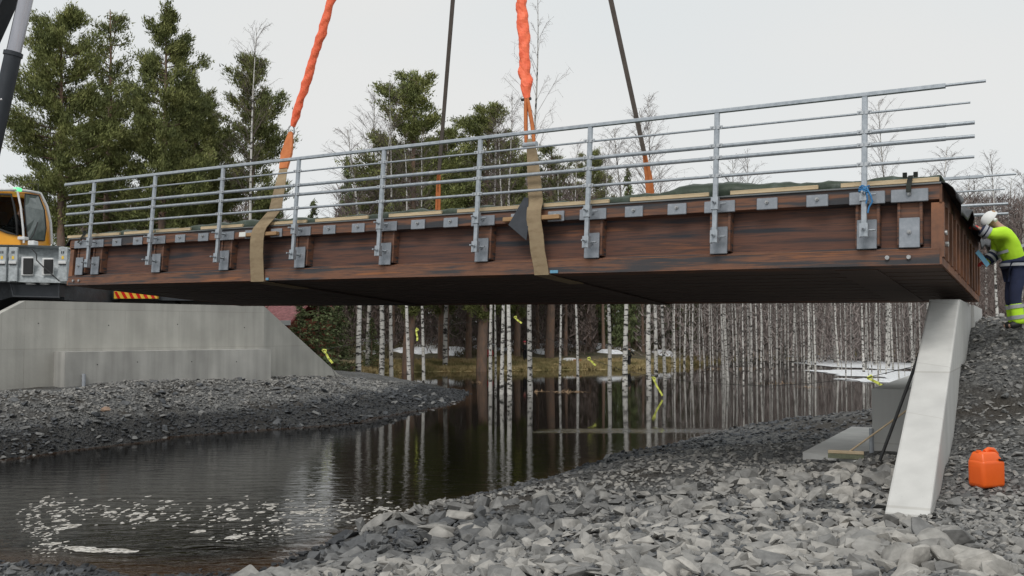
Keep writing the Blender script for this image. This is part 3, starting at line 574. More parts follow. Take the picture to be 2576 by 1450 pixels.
w = MB().prism([(a4.x, a4.y, .6), (a5.x, a5.y, .6), (a5.x, a5.y, RT-.01), (a4.x, a4.y, RT-.01)], wn*(TH+.05)); loc(w, B0).build('back_wall', M['conc_l'], ra)
c0 = B0+wd*5.9; c1 = B0+wd*11.2
w = MB().prism([(c0.x, c0.y, .6), (c1.x, c1.y, .6), (c1.x, c1.y, 2.11), (c0.x, c0.y, 2.11)], -wn*.92); loc(w, B0).build('bearing_bench', M['conc_l'], ra)
c0 = B0+wd*4.6; c1 = B0+wd*10.4
p = [c0-wn*0.003, c0-wn*1.0+wd*.4, c0-wn*1.95+wd*1.0, c1-wn*1.95, c1-wn*.003]
w = MB().prism([(q_.x, q_.y, .6) for q_ in p], (0, 0, .47)); loc(w, B0).build('footing', M['conc_l'], ra)

# ------------------------------------------------------------------ bridge
BR = Matrix(((.8583, .5113, .043, -9.088), (-.513, .8569, .051, 20.585), (-.0108, -.0659, .9978, 4.047), (0, 0, 0, 1)))
# orthonormalise
xx = Vector(BR.col[0][:3]).normalized(); yy = Vector(BR.col[1][:3]); yy = (yy-xx*yy.dot(xx)).normalized(); zz = xx.cross(yy)
BR = Matrix(((xx.x, yy.x, zz.x, -9.088), (xx.y, yy.y, zz.y, 20.585), (xx.z, yy.z, zz.z, 4.047), (0, 0, 0, 1)))
SL, SR, WB, HB, TP = -.94, 16.873, 5.129, 1.031, -.2
RH = [2.247, 1.994, 1.734, 1.561, 1.302]
def bw(s, t, h): return BR @ Vector((s, t, h))
def s_at(u, t=0, h=1.03):                 # the station along the bridge seen at picture column u
    lo, hi = -1.5, 18.5
    for _ in range(40):
        m_ = (lo+hi)/2; p = bw(m_, t, h); uu, _v = uv_of(p.x, p.y, p.z)
        if uu < u: lo = m_
        else: hi = m_
    return (lo+hi)/2
br = empty('steel_bridge', label='rusty steel bridge deck with galvanised railings, hanging from four lifting slings', cat='bridge'); br.matrix_world = BR
# side girders: top band, recessed web, sloping lip, bottom band
def girder(side):
    f = lambda t: t if side == 0 else WB-t
    mb = MB()
    prof = [(0, .84), (0, HB), (.35, HB), (.35, 0), (0, 0), (0, .205), (.012, .212), (.17, .262), (.17, .82), (.03, .835)]
    s0, s1 = SL, SR
    mb.prism([(s0, f(a), h) for a, h in prof], (s1-s0, 0, 0))
    o = mb.build('side_girder', [M['rust'], M['rust_web']], br)
    for p in o.data.polygons:
        c = p.center
        if .26 < c.z < .83 and abs(p.normal.y) > .5: p.material_index = 1
    return o
G = girder(0); G2 = girder(1)
_lips = MB(); _lips.box(SL+.0, SR, -.004, .0-.0005, .197, .207); _lips.build('lip_edge_strip', M['rust_bar'], G)  # lighter rust strip added along the lip, its bright edge put in colour
# between them: longitudinal beams that show from below
nb = 10; pitch = (WB-.7)/nb
for i in range(nb):
    t0 = .35+pitch*(i+.08); t1 = .35+pitch*(i+.92); tm = (t0+t1)/2
    mb = MB().box(SL+.05, SR-.012, t0, t1, .004, .03).box(SL+.05, SR-.012, tm-.02, tm+.02, .03, .9)
    mb.build('floor_beam', M['rust_dark'], br)
MB().box(SL+.02, SR-.02, .35, WB-.35, .9, 1.0).build('deck_plate', M['rust_dark'], br)
for s in (SR-1.35,):
    MB().box(s, s+.55, .36, WB-.36, -.012, .0).build('bottom_plate', M['rust_dark'], br)
# end faces: top band, bottom band and vertical bars
for s0, s1, sg in ((SR, SR+.03, 1), (SL-.03, SL, -1)):
    MB().box(s0, s1, .0, WB, .80, HB-.004).build('end_band', M['rust_bar'], br)
    MB().box(s0+.001, s1-.002, .0, WB, 0.002, .10).build('end_band', M['rust_bar'], br)
    for i in range(12):
        t = .02+i*(WB-.16)/11; MB().box(s0-(.1 if sg > 0 else 0), s1+(.02 if sg > 0 else .1)*1, t, t+.11, .10, .80).build('end_bar', M['rust_bar'], br)
for side_t, sgn in ((0, -1), (WB, 1)):
    for s in (SR-.36, SR-.62, SL+.22, SL+.42):
        mb = MB(); t0 = side_t; mb.tube([(s, t0, .1), (s, t0+sgn*.035, .1)], .028, 8)
        mb.build('bolt_head', M['bolt'], G if sgn < 0 else G2)
for tt in (.12, .3): MB().tube([(SR+.03, tt, .42 if tt < .2 else .3), (SR+.075, tt, .42 if tt < .2 else .3)], .035, 8).build('bolt_head', M['bolt'], br)
# stiffeners, plates and posts
def plate_mesh(w, h0, h1, d=.035):
    mb = MB(); mb.bbox(-w/2, w/2, -d, 0, h0, h1, .008); return mb
def mirror_t(o): o.rotation_euler = (0, 0, PI)
proto = {}
def make(name, key, builder, m, parent, s, side):
    if key not in proto:
        o = builder().build(name, m, parent, link=False); proto[key] = o; me = o.data; put(o, parent)
    else:
        o = bpy.data.objects.new(name, proto[key].data); put(o, parent)
    o.location = (s, 0 if side == 0 else WB, 0)
    if side: o.rotation_euler = (0, 0, PI)
    return o
def bolt_on(h, dx=0):
    return MB().tube([(dx, -.036, h), (dx, -.055, h)], .028, 6, smooth=False).tube([(dx, -.05, h), (dx, -.085, h)], .014, 6)
for side, Gx in ((0, G), (1, G2)):
    for s in [2*i for i in range(9)]+[-.55, 16.52]:
        make('stiffener', 'st', lambda: MB().box(-.15, -.115, .02, .168, .266, .818).box(.115, .15, .02, .168, .266, .818).box(-.115, .115, .05, .08, .266, .818), M['rust'], Gx, s, side)
        make('lower_plate', 'lp', lambda: plate_mesh(.25, .22, .61), M['galv_plate'], Gx, s, side)
        make('upper_plate', 'up', lambda: plate_mesh(.45, .815, .985), M['galv_plate'], Gx, s, side)
        if s in (-.55, 16.52):
            make('bolt', 'b1', lambda: bolt_on(.42), M['bolt'], Gx, s, side); make('bolt', 'b2', lambda: bolt_on(.92), M['bolt'], Gx, s, side)
    for i in range(8):
        for k in (1, 2):
            s = 2*i+.68*k
            make('deck_plate_washer', 'dp', lambda: plate_mesh(.29, .82, .985), M['galv_plate'], Gx, s, side)
            make('bolt', 'b2', lambda: bolt_on(.92), M['bolt'], Gx, s, side)
def post_mesh():
    mb = MB(); mb.bbox(-.034, .034, TP-.035, TP+.02, .36, RH[0]-.03, .006)
    return mb
def bracket_mesh(h):
    mb = MB()
    mb.bbox(-.05, .05, TP-.05, TP-.03, h-.1, h+.08, .005)
    mb.box(-.052, -.044, TP-.05, TP+.03, h-.1, h+.08).box(.044, .052, TP-.05, TP+.03, h-.1, h+.08)
    mb.tube([(0, -.03, h), (0, TP-.17, h)], .014, 8)
    mb.tube([(0, TP-.055, h), (0, TP-.08, h)], .026, 6, smooth=False).tube([(0, TP+.03, h), (0, TP+.055, h)], .026, 6, smooth=False)
    mb.tube([(.05, TP+.06, h), (.13, TP+.06, h)], .013, 6).tube([(0, -.034, h), (0, -.06, h)], .03, 6, smooth=False)
    return mb
def clip_mesh():
    mb = MB()
    for h in RH[1:]:
        for sg in (-1, 1):
            mb.box(sg*.05-.04, sg*.05+.04, TP-.045, TP-.02, h-.02, h+.028); mb.tube([(sg*.06, TP-.046, h+.01), (sg*.06, TP-.066, h+.01)], .012, 6, smooth=False)
    return mb
for side in (0, 1):
    for i in range(9):
        p = make('railing_post', 'post', post_mesh, M['galv'], br, 2*i, side)
        for nm, key, fn, mt in (('bracket', 'bk1', lambda: bracket_mesh(.45), M['galv']), ('bracket', 'bk2', lambda: bracket_mesh(.92), M['galv']), ('rail_clip', 'clip', clip_mesh, M['galv_edge'])):
            if key not in proto: o = fn().build(nm, mt, p, link=False); proto[key] = o; put(o, p)
            else: put(bpy.data.objects.new(nm, proto[key].data), p)
            if nm == 'rail_clip': p.children[-1]['kind'] = 'stuff'
def rails(side):
    t = TP if side == 0 else WB-TP
    sleft = [s_at(165.5, TP, RH[0]), s_at(173, TP, RH[1]), s_at(170.6, TP, RH[2]), s_at(168.5, TP, RH[3]), s_at(164, TP, RH[4])]
    smid = s_at(2380, TP, 1.9)
    sr = [s_at(2480, TP, RH[0]), s_at(2441, TP, RH[1]), s_at(2452, TP, RH[2]), s_at(2452, TP, RH[3]), s_at(2451, TP, RH[4])]
    rad = [.03, .016, .030, .030, .023]
    if side: sr = [x_+.05 for x_ in sr]
    for k in range(5):
        h = RH[k]; joints = [sleft[k], 5.05 if k % 2 else 2.9, 9.05 if k else 9.3, smid]
        if k == 0: joints = [sleft[k], 3.1, 9.2, smid]
        for j in range(3):
            mb = MB(); x0, x1 = joints[j], joints[j+1]-.006
            if k == 0:
                mb.prism([(x0, t-.035, h-.028), (x0, t+.035, h-.028), (x0, t+.035, h+.008), (x0, t+.022, h+.024), (x0, t-.022, h+.024), (x0, t-.035, h+.008)], (x1-x0, 0, 0))
            else:
                mb.tube([(x0, t+.0, h), ((x0+x1)/2, t, h), (x1, t+.0, h)], rad[k], 12)
            mb.build('top_rail' if k == 0 else 'rail', M['galv'], br)
        mb = MB().tube([(smid-.1, t, h-.0), (sr[k], t, h)], rad[k]*(.62 if k in (0,) else .8), 10); mb.build('rail_spigot', M['galv'], br)
        for jx in joints[1:3]:
            if k: MB().tube([(jx-.04, t, h), (jx+.04, t, h)], rad[k]*1.1, 12).build('rail_sleeve', M['galv_edge'], br)
rails(0); rails(1)
# grey edge strip under the tarpaulin
MB().box(SL-.05, SR+.02, -.03, .25, HB+.002, HB+.022).build('edge_strip', M['steel_edge'], br)
MB().box(SL-.05, SR+.02, WB-.25, WB+.03, HB+.002, HB+.022).build('edge_strip', M['steel_edge'], br)
# black membrane hanging over the right end
def flap():
    V = []; F = []; n = 26; m_ = 6
    for i in range(n):
        t = WB*i/(n-1); drop = .16+.05*math.sin(i*1.3)+.04*math.sin(i*2.9); out = .17+.05*math.sin(i*.9)
        for j in range(m_):
            k = j/(m_-1); V.append((SR-.1+(.13+out)*math.sin(k*PI/2*1.1), t, HB+.03-drop*(1-math.cos(k*PI/2*1.15))+.02*math.sin(i+j)))
    for i in range(n-1):
        for j in range(m_-1): a = i*m_+j; F.append((a, a+1, a+m_+1, a+m_))
    mb = MB(); mb.add(V, F, True); o = mb.build('edge_membrane', M['membrane'], br); md = o.modifiers.new('s', 'SOLIDIFY'); md.thickness = .008
flap()
mb = MB().box(SL-.16, SL+.02, -.03, .3, .70, .712); mb.v = [(x, y, z+(x-SL)*.9+.33) for x, y, z in mb.v]; mb.build('edge_membrane', M['membrane'], br)
br_things = []
def on_bridge(mb, name, m, label, cat, group=None, anchor=(0, 0, 0)):
    A = Matrix.Translation(anchor); mb.v = [tuple(Vector(v)-Vector(anchor)) for v in mb.v]
    o = mb.build(name, m); o.matrix_world = BR @ A; tag(o, label, cat, group); return o
# tarpaulin
def tarp():
    N = 240; V = []; F = []; K = 9; r = random.Random(3)
    us = [165, 300, 420, 560, 700, 850, 1000, 1100, 1300, 1380, 1500, 1650, 1700, 1770, 1850, 2000, 2200, 2365]
    hh = [.09, .13, .12, .16, .16, .12, .15, .12, .13, .12, .13, .15, .21, .24, .22, .16, .15, .13]
    ss = [s_at(u) for u in us]
    for i in range(N+1):
        s = SL+.05+(SR-SL-.05)*i/N; hz = float(np.interp(s, ss, hh))+.012*math.sin(s*9)+.02*math.sin(s*3.1)*math.sin(s*1.7)+r.uniform(-.006, .006)
        for j in range(K):
            k = j/(K-1); t = .0+k*(WB-.0); edge = min(k, 1-k)*WB
            pr = HB+.026+(hz-.02)*min(1, (edge/.14))**.7+(.04*math.sin(t*3+s*1.3) if edge > .5 else 0)
            tt = t if 0 < j < K-1 else (t+.01 if j == 0 else t-.01)
            if j == 1: tt = .06
            if j == 2: tt = .16
            if j in (1, 2): pr = HB+.026+(hz-.02)*(.78 if j == 1 else 1)
            V.append((s, tt, pr+.006*math.sin(s*23+j*2)))
    for i in range(N):
        for j in range(K-1): a = i*K+j; F.append((a, a+1, a+K+1, a+K))
    mb = MB(); mb.add(V, F, True); o = on_bridge(mb, 'tarpaulin', M['tarp'], 'green tarpaulin spread over the whole bridge deck under pale battens', 'tarpaulin'); md = o.modifiers.new('s', 'SOLIDIFY'); md.thickness = .012; md.offset = 1
tarp()
ORD = ['first', 'second', 'third', 'fourth', 'fifth', 'sixth', 'seventh', 'eighth', 'ninth']
BT = [(170, 300, 'at its far left end'), (312, 385, 'beside the second railing post from the left'), (392, 478, 'right of the second railing post from the left'), (505, 610, 'beside the third railing post from the left'), (678, 770, 'just right of the left tan sling'), (793, 925, 'between the fourth and fifth railing posts'), (978, 1110, 'just right of the fifth railing post'), (1150, 1318, 'just left of the broad sling in the middle'), (1367, 1532, 'just right of the broad sling in the middle'), (1585, 1783, 'between the seventh and eighth posts'), (1837, 2058, 'between the eighth and ninth posts'), (2115, 2362, 'at its right end')]
for u0, u1, w_ in BT:
    s0, s1 = s_at(u0, -.02, 1.08), s_at(u1, -.02, 1.08); r = random.Random(u0)
    n = 2 if u1-u0 > 90 else 1
    mb = MB(); mb.bbox(s0, s1, -.028, .02, HB+.026+.004, HB+.026+.062, .004)
    on_bridge(mb, 'timber_batten', M['timber'], 'pale timber batten on the deck edge, '+w_, 'timber batten', 'battens holding down the tarpaulin', anchor=(s0, 0, HB+.03))
# packers under the slings, rubber pad, small things
def packer(u0, u1, label, end=None):
    s0, s1 = s_at(u0, -.1, .9), s_at(u1, -.1, .9); mb = MB().bbox(s0, s1, -.125, -.037, .845, .915, .006)
    on_bridge(mb, 'timber_packer', M['packer'], label, 'timber packer', 'timber packers under the slings', anchor=(s0, -.1, .88))
packer(612, 697, 'brown timber packer behind the left tan sling, over the upper steel band')
packer(1266, 1408, 'long brown timber packer behind the broad middle sling')
s0 = s_at(602, -.14, .9); mb = MB().bbox(s0, s0+.17, -.150, -.127, .84, .93, .004); on_bridge(mb, 'paper_tag', M['paper'], 'small square white block on the end of the left timber packer', 'tag', anchor=(s0, -.14, .88))
sa = s_at(1283, -.12, .8); sb = s_at(1324, -.14, .9)
mb = MB().prism([(sa, -.16, .78), (sb+.02, -.13, .52), (sb+.05, -.13, .84), (sb+.02, -.13, 1.2), (sb-.05, -.13, 1.22)], (0, -.012, 0)); on_bridge(mb, 'rubber_flap', M['rubber'], 'dark grey rubber flap sticking out left of the broad middle sling', 'rubber flap', anchor=(sa, -.16, .78))
mb = MB(); s0 = s_at(1383, -.03, .03); mb.bbox(s0, s0+.14, -.03, -.006, .002, .05, .004); on_bridge(mb, 'tape_marker', M['blue_tape'], 'small blue tape marker on the lower steel band right of the broad sling', 'tape', anchor=(s0, -.02, .02))
mb = MB(); s0 = s_at(668, -.03, .03); mb.bbox(s0, s0+.07, -.03, -.006, .002, .05, .004); on_bridge(mb, 'tape_marker', M['blue_tape'], 'tiny blue tape marker on the lower steel band beside the left tan sling', 'tape', anchor=(s0, -.02, .02))
# blue rope knot on the ninth post
mb = MB(); pts = []
for i in range(60):
    a = i/60*2*PI*5; pts.append((16+.055*math.cos(a)+.01*math.sin(i), TP-.02+.06*math.sin(a), 1.02-.08*i/60+.01*math.sin(i*1.7)))
mb.tube(pts, .010, 6); mb.tube([(16.04, TP-.05, .98), (16.09, TP-.06, .88), (16.11, TP-.06, .80), (16.07, TP-.05, .74), (16.05, TP-.04, .66)], .012, 6).tube([(16.03, TP-.05, .95), (16.05, TP-.07, .84), (16.03, TP-.06, .78)], .011, 6)
on_bridge(mb, 'blue_rope', M['blue'], 'blue rope knotted round the foot of the rightmost near railing post', 'rope', anchor=(16, TP, .9))
# crane clamp hook near the right end (dark strap over batten)
mb = MB().ribbon([(16.52, -.10, .93), (16.52, -.08, 1.02), (16.53, -.04, 1.12), (16.53, .03, 1.17)], (.06, 0, 0), .01).box(16.44, 16.49, -.05, 0, 1.14, 1.2).box(16.57, 16.62, -.05, 0, 1.14, 1.2)
on_bridge(mb, 'ratchet_strap', M['greencloth'], 'short dark strap hooked from the right end plate over the longest batten', 'strap', anchor=(16.5, 0, 1))
mb = MB().ribbon([(-.55, -.10, .93), (-.5, -.08, 1.02), (-.42, -.05, 1.14), (-.38, .03, 1.2)], (.06, 0, 0), .01).box(-.5, -.44, -.05, 0, 1.14, 1.2).box(-.32, -.26, -.05, 0, 1.17, 1.23)
on_bridge(mb, 'ratchet_strap', M['greencloth'], 'short dark strap hooked over the tarpaulin near the leftmost post', 'strap', anchor=(-.5, 0, 1))

# ------------------------------------------------------------------ slings
HOOK = at(1246, -1330, 17.5)
def lp(p, q, k): return Vector(p)*(1-k)+Vector(q)*k
def sleeve(a, b, rad, seed):
    r = random.Random(seed); N = 260; K = 16; V = []; F = []; d = (b-a).normalized(); x = d.cross(Vector((0, 1, 0))).normalized(); y = x.cross(d)
    ph = [r.uniform(0, 6) for _ in range(6)]
    for i in range(N+1):
        k = i/N; c = lp(a, b, k)+x*(.008*math.sin(i*.31+ph[4])+.006*math.sin(i*.77)); prof = min(1, .55+k*22)
        for j in range(K):
            t = 2*PI*j/K
            w = 1+.15*abs(math.sin(i*.42+1.6*math.sin(t+ph[0])+ph[1]))+.13*math.sin(i*1.15+2*t+ph[2]*2)*math.sin(i*.13+t)+.09*math.sin(i*.33-2*t+ph[3])+r.uniform(-.05, .05)-.1
            V.append(c+(x*math.cos(t)*1.0+y*math.sin(t)*.8)*rad*w*prof)
    for i in range(N):
        for j in range(K): F.append((i*K+j, i*K+(j+1) % K, (i+1)*K+(j+1) % K, (i+1)*K+j))
    mb = MB(); mb.add(V, F, False); return mb
def build_sling(name, label, path, ub, kind):
    root = empty(name, label=label, cat='lifting sling', group='slings lifting the bridge')
    root.location = path[0]
    return root
def child(mb, root, name, m):
    o0 = root.location; mb.v = [tuple(Vector(v)-o0) for v in mb.v]; return mb.build(name, m, root)
# near left sling
sA = (s_at(632, -.01, .01)+s_at(665, -.01, .01))/2; wA = s_at(665, -.01, .01)-s_at(632, -.01, .01)
topA = at(733, 328, bw(sA, .3, 2).y+1.0)
path = [bw(sA, 1.2, -.02), bw(sA, .3, -.02), bw(sA, -.015, -.012), bw(sA, -.03, .1), bw(sA+.0, -.06, .3), bw(sA+.01, -.10, .5), bw(sA+.04, -.14, .75), bw(sA+.06, -.148, .9), bw(sA+.1, -.14, 1.0), bw(sA+.2, -.08, 1.15), bw(sA+.32, -.0, 1.35)]
knot = lp(path[-1], topA, .55); path += [lp(path[-1], topA, .28), knot]
r_ = empty('lifting_sling', path[2], 'left near sling, tan webbing round the girder with wrinkled orange sleeve above', 'lifting sling', 'slings lifting the bridge')
ws = [xx*wA]*10+[xx*wA*.92, xx*wA*.8, xx*wA*.55]
child(MB().ribbon(path, ws, .014), r_, 'webbing', M['strap'])
p2 = [lp(path[-2], knot, .8), lp(knot, topA, .3), lp(knot, topA, .65), lp(knot, topA, .93)]
child(MB().ribbon(p2, [xx*wA*.6, xx*wA*.85, xx*wA*.6, xx*wA*.28], .05), r_, 'webbing_cover', M['strap_or'])
ring = MB(); rp = [topA+Vector((math.cos(a)*.06, 0, math.sin(a)*.10)) for a in [k*2*PI/16 for k in range(17)]]; ring.tube(rp, .016, 8, cap=False); child(ring, r_, 'shackle', M['bolt'])
dirA = (HOOK-topA).normalized(); child(sleeve(topA+dirA*.08, HOOK, .085, 2), r_, 'sleeve', M['sleeve'])
under = MB().ribbon([bw(sA, 1.2, -.022), bw(sA, WB-.1, -.022), bw(sA, WB+.02, -.01), bw(sA, WB+.03, .9), bw(sA, WB+.02, 1.3)], xx*wA, .014); child(under, r_, 'webbing', M['rust_dark'])  # run below the deck in a dark colour, shade put into the webbing
# near right sling
sB = (s_at(1345, -.01, .01)+s_at(1381, -.01, .01))/2; wB = s_at(1381, -.01, .01)-s_at(1345, -.01, .01)
def onray(u, v, s, t): # height along bridge at station for picture row v
    return at(u, v, bw(s, t, 1).y)
sBt = s_at(1344, -.14, 1.0)
path = [bw(sB, 1.2, -.02), bw(sB, .3, -.02), bw(sB, -.015, -.012), bw(sB-.01, -.03, .1), bw(sB-.05, -.08, .35), bw(lp((sB, 0, 0), (sBt, 0, 0), .6).x, -.12, .6), bw(sBt, -.145, .85), bw(sBt, -.148, 1.0), bw(sBt+.01, -.12, 1.12), at(1344, 455, bw(sBt, .0, 1).y), at(1340, 400, bw(sBt, .15, 1).y), at(1334, 350, bw(sBt, .3, 1).y)]
r_ = empty('lifting_sling', path[2], 'middle near sling, broad tan webbing under the girder, bright orange sleeve rising steeply', 'lifting sling', 'slings lifting the bridge')
child(MB().ribbon(path, [xx*wB]*9+[xx*wB*.95, xx*wB*.8, xx*wB*.55], .014), r_, 'webbing', M['strap'])
k0 = path[-1]; k1 = at(1325, 250, bw(sBt, .6, 1).y)
for sg in (-1, 1):
    child(MB().tube([k0+xx*.075*sg-Vector((0, 0, .12)), lp(k0, k1, .35)+xx*.06*sg, lp(k0, k1, .75)+xx*.035*sg, k1+xx*.02*sg], [.05, .055, .055, .045], 8, sx=1, sy=.6), r_, 'webbing_leg', M['strap_or'])
child(MB().tube([k0+xx*-.12-Vector((0, 0, .1)), k0+xx*.12-Vector((0, 0, .1))], .055, 8), r_, 'shackle', M['galv'])
child(MB().tube([k1-xx*.1, k1+xx*.08], .025, 8), r_, 'shackle', M['pole'])
child(sleeve(k1, HOOK, .095, 5), r_, 'sleeve', M['sleeve'])
under = MB().ribbon([bw(sB, 1.2, -.022), bw(sB, WB-.1, -.022), bw(sB, WB+.02, -.01), bw(sB, WB+.03, .9), bw(sB, WB+.02, 1.3)], xx*wB, .014); child(under, r_, 'webbing', M['rust_dark'])  # same dark colour in place of tan, for the shade under the deck
# far slings
for (ub, vb, um, vm, s_, lab) in ((1101, 510, 1104, 440, sA, 'far left sling, dark flat strap ending in a short orange piece behind the deck'), (1641, 478, 1622, 392, sB, 'far right sling, dark flat strap slanting down to an orange end behind the deck')):
    yb = bw(s_, WB+.1, 1.3).y; b0 = at(ub, vb+20, yb); m0 = at(um, vm, yb-.05)
    r_ = empty('lifting_sling', b0, lab, 'lifting sling', 'slings lifting the bridge')
    mid = lp(m0, HOOK, .12)
    for off in (-.06, .06) if ub > 1500 else (-.03, .03):
        child(MB().ribbon([b0+xx*off-Vector((0, 0, .35)), lp(b0, m0, .5)+xx*off*.6, m0], xx*.085, .03), r_, 'webbing_leg', M['strap_or'])
    child(MB().ribbon([m0, lp(m0, HOOK, .3), HOOK], [xx*.09, xx*.10, xx*.11], .03), r_, 'strap', M['strap_dk'])

# ------------------------------------------------------------------ people
def skin_mesh(name, verts, edges, radii, m, parent, sub=2):
    me = bpy.data.meshes.new(name); me.from_pydata([tuple(v) for v in verts], edges, []); o = bpy.data.objects.new(name, me); COL.objects.link(o)
    md = o.modifiers.new('skin', 'SKIN'); md.use_smooth_shade = True
    for i, r in enumerate(radii):
        sv = me.skin_vertices[0].data[i]; sv.radius = (r, r) if not isinstance(r, tuple) else r
        sv.use_root = (i == 0)
    ms = o.modifiers.new('sub', 'SUBSURF'); ms.levels = sub; ms.render_levels = sub
    dg = bpy.context.evaluated_depsgraph_get(); dg.update(); me2 = bpy.data.meshes.new_from_object(o.evaluated_get(dg)); COL.objects.unlink(o); bpy.data.objects.remove(o)
    me2.materials.clear(); me2.materials.append(m)
    for p in me2.polygons: p.use_smooth = True
    me2.name = name
    return put(bpy.data.objects.new(name, me2), parent)
def ball(mb, c, r, sx=1, sy=1, sz=1, n=10, z0=-1, z1=1):
    V = []; F = []; k = n
    rows = [z0+(z1-z0)*i/k for i in range(k+1)]
    for q in rows:
        rr = math.sqrt(max(0, 1-q*q))
        for j in range(k*2): V.append((c[0]+rr*math.cos(PI*j/k)*r*sx, c[1]+rr*math.sin(PI*j/k)*r*sy, c[2]+q*r*sz))
    w = k*2
    for i in range(k):
        for j in range(w): F.append((i*w+j, i*w+(j+1) % w, (i+1)*w+(j+1) % w, (i+1)*w+j))
    return mb.add(V, F, True)
def person(base, rz, J, mats, label, hat=None, scale=1.0, far=False):
    """J: joints in metres, facing +x, in person's frame. Body is one skin; clothes are children."""
    root = empty('person', base, label, 'person'); root.rotation_euler = (0, 0, rz); root.scale = (scale,)*3
    names = list(J); idx = {n: i for i, n in enumerate(names)}; V = [J[n] for n in names]
    E = [('pelvis', 'waist'), ('waist', 'chest'), ('chest', 'neck'), ('neck', 'head'), ('head', 'crown')]
    for s in 'LR': E += [('chest', 'sh'+s), ('sh'+s, 'el'+s), ('el'+s, 'wr'+s), ('wr'+s, 'ha'+s), ('pelvis', 'hip'+s), ('hip'+s, 'kn'+s), ('kn'+s, 'an'+s), ('an'+s, 'to'+s)]
    R = {'pelvis': .13, 'waist': .12, 'chest': .14, 'neck': .055, 'head': .085, 'crown': .07, 'sh': .06, 'el': .042, 'wr': .03, 'ha': .035, 'hip': .085, 'kn': .055, 'an': .04, 'to': .04}
    rr = [R[n] if n in R else R[n[:-1]] for n in names]
    skin_mesh('body', V, [(idx[a], idx[b_]) for a, b_ in E], rr, mats['skin'], root, 1 if far else 2)
    def garment(nm, keys, edges, add, m, sub=2, over=None):
        kk = list(keys); ii = {n: i for i, n in enumerate(kk)}; ra = [(over or {}).get(n, (R[n] if n in R else R[n[:-1]])+add) for n in kk]
        return skin_mesh(nm, [J[n] for n in kk], [(ii[a], ii[b_]) for a, b_ in edges], ra, m, root, 1 if far else sub)
    ke = ['waist', 'pelvis', 'chest', 'shL', 'elL', 'wrL', 'shR', 'elR', 'wrR']
    garment('jacket', ke, [('waist', 'pelvis'), ('waist', 'chest'), ('chest', 'shL'), ('shL', 'elL'), ('elL', 'wrL'), ('chest', 'shR'), ('shR', 'elR'), ('elR', 'wrR')], .03 if far else .052, mats['jacket'], over={'pelvis': .19})
    garment('trousers', ['pelvis', 'hipL', 'knL', 'anL', 'hipR', 'knR', 'anR'], [('pelvis', 'hipL'), ('hipL', 'knL'), ('knL', 'anL'), ('pelvis', 'hipR'), ('hipR', 'knR'), ('knR', 'anR')], .04, mats['trousers'])
    for s in 'LR':
        a = Vector(J['an'+s]); b_ = Vector(J['to'+s]); skin_mesh('boot', [a+Vector((0, 0, .06)), a-Vector((0, 0, .02)), (a+b_)/2, b_], [(0, 1), (1, 2), (2, 3)], [.078, .075, .065, .052], M['boot'], root, 1)
    if not far:
        h = Vector(J['head']); c = Vector(J['crown'])
        mb = MB(); f = Vector((1, 0, 0))
        face = MB(); ball(face, h+Vector((.085, 0, -.01)), .018, 1.2, .7, 1.2, 6); 
        for s in (-1, 1): ball(face, h+Vector((.075, .032*s, .02)), .010, 1, 1, .7, 6); ball(face, h+Vector((0, .085*s, 0)), .022, .8, .35, 1.3, 6)
        ball(face, h+Vector((.078, 0, -.05)), .014, .6, 1.6, .4, 6); face.build('face', mats['skin'], root)
    if hat: 
        mb = MB(); c = Vector(J['head'])+(Vector(J['crown'])-Vector(J['head']))*.35; ball(mb, c, .115, 1.1, .95, .95, 10, -.15, 1)
        mb.build('cap', hat, root)
    return root, garment
# worker at the bridge end
hand = bw(SR+.05, 2.95, HB-.08)
wb = at(2552, 828, hand.y+.05)
face_ang = math.atan2(hand.y-wb.y+.15, hand.x-wb.x)
Rw = Matrix.Rotation(-face_ang, 3, 'Z'); hl = Rw @ (hand-wb)
J = {'pelvis': (-.06, 0, .95), 'waist': (.0, 0, 1.12), 'chest': (.1, 0, 1.42), 'neck': (.2, 0, 1.58), 'head': (.3, 0, 1.66), 'crown': (.36, 0, 1.74),
     'shL': (.14, .2, 1.47), 'elL': (.38, .2, hl.z-.12), 'wrL': (hl.x-.17, hl.y+.04, hl.z-.03), 'haL': (hl.x-.09, hl.y+.01, hl.z),
     'shR': (.14, -.2, 1.47), 'elR': (.12, -.3, 1.2), 'wrR': (.3, -.24, 1.05), 'haR': (.38, -.2, 1.03),
     'hipL': (-.06, .1, .9), 'knL': (.03, .12, .50), 'anL': (-.02, .13, .09), 'toL': (.14, .15, .04),
     'hipR': (-.06, -.1, .9), 'knR': (.0, -.13, .50), 'anR': (-.07, -.16, .09), 'toR': (.09, -.19, .04)}
wk, garm = person(wb, face_ang, J, {'skin': M['skin'], 'jacket': M['hivis'], 'trousers': M['navy']}, 'worker in yellow high visibility jacket and navy trousers steadying the bridge end')
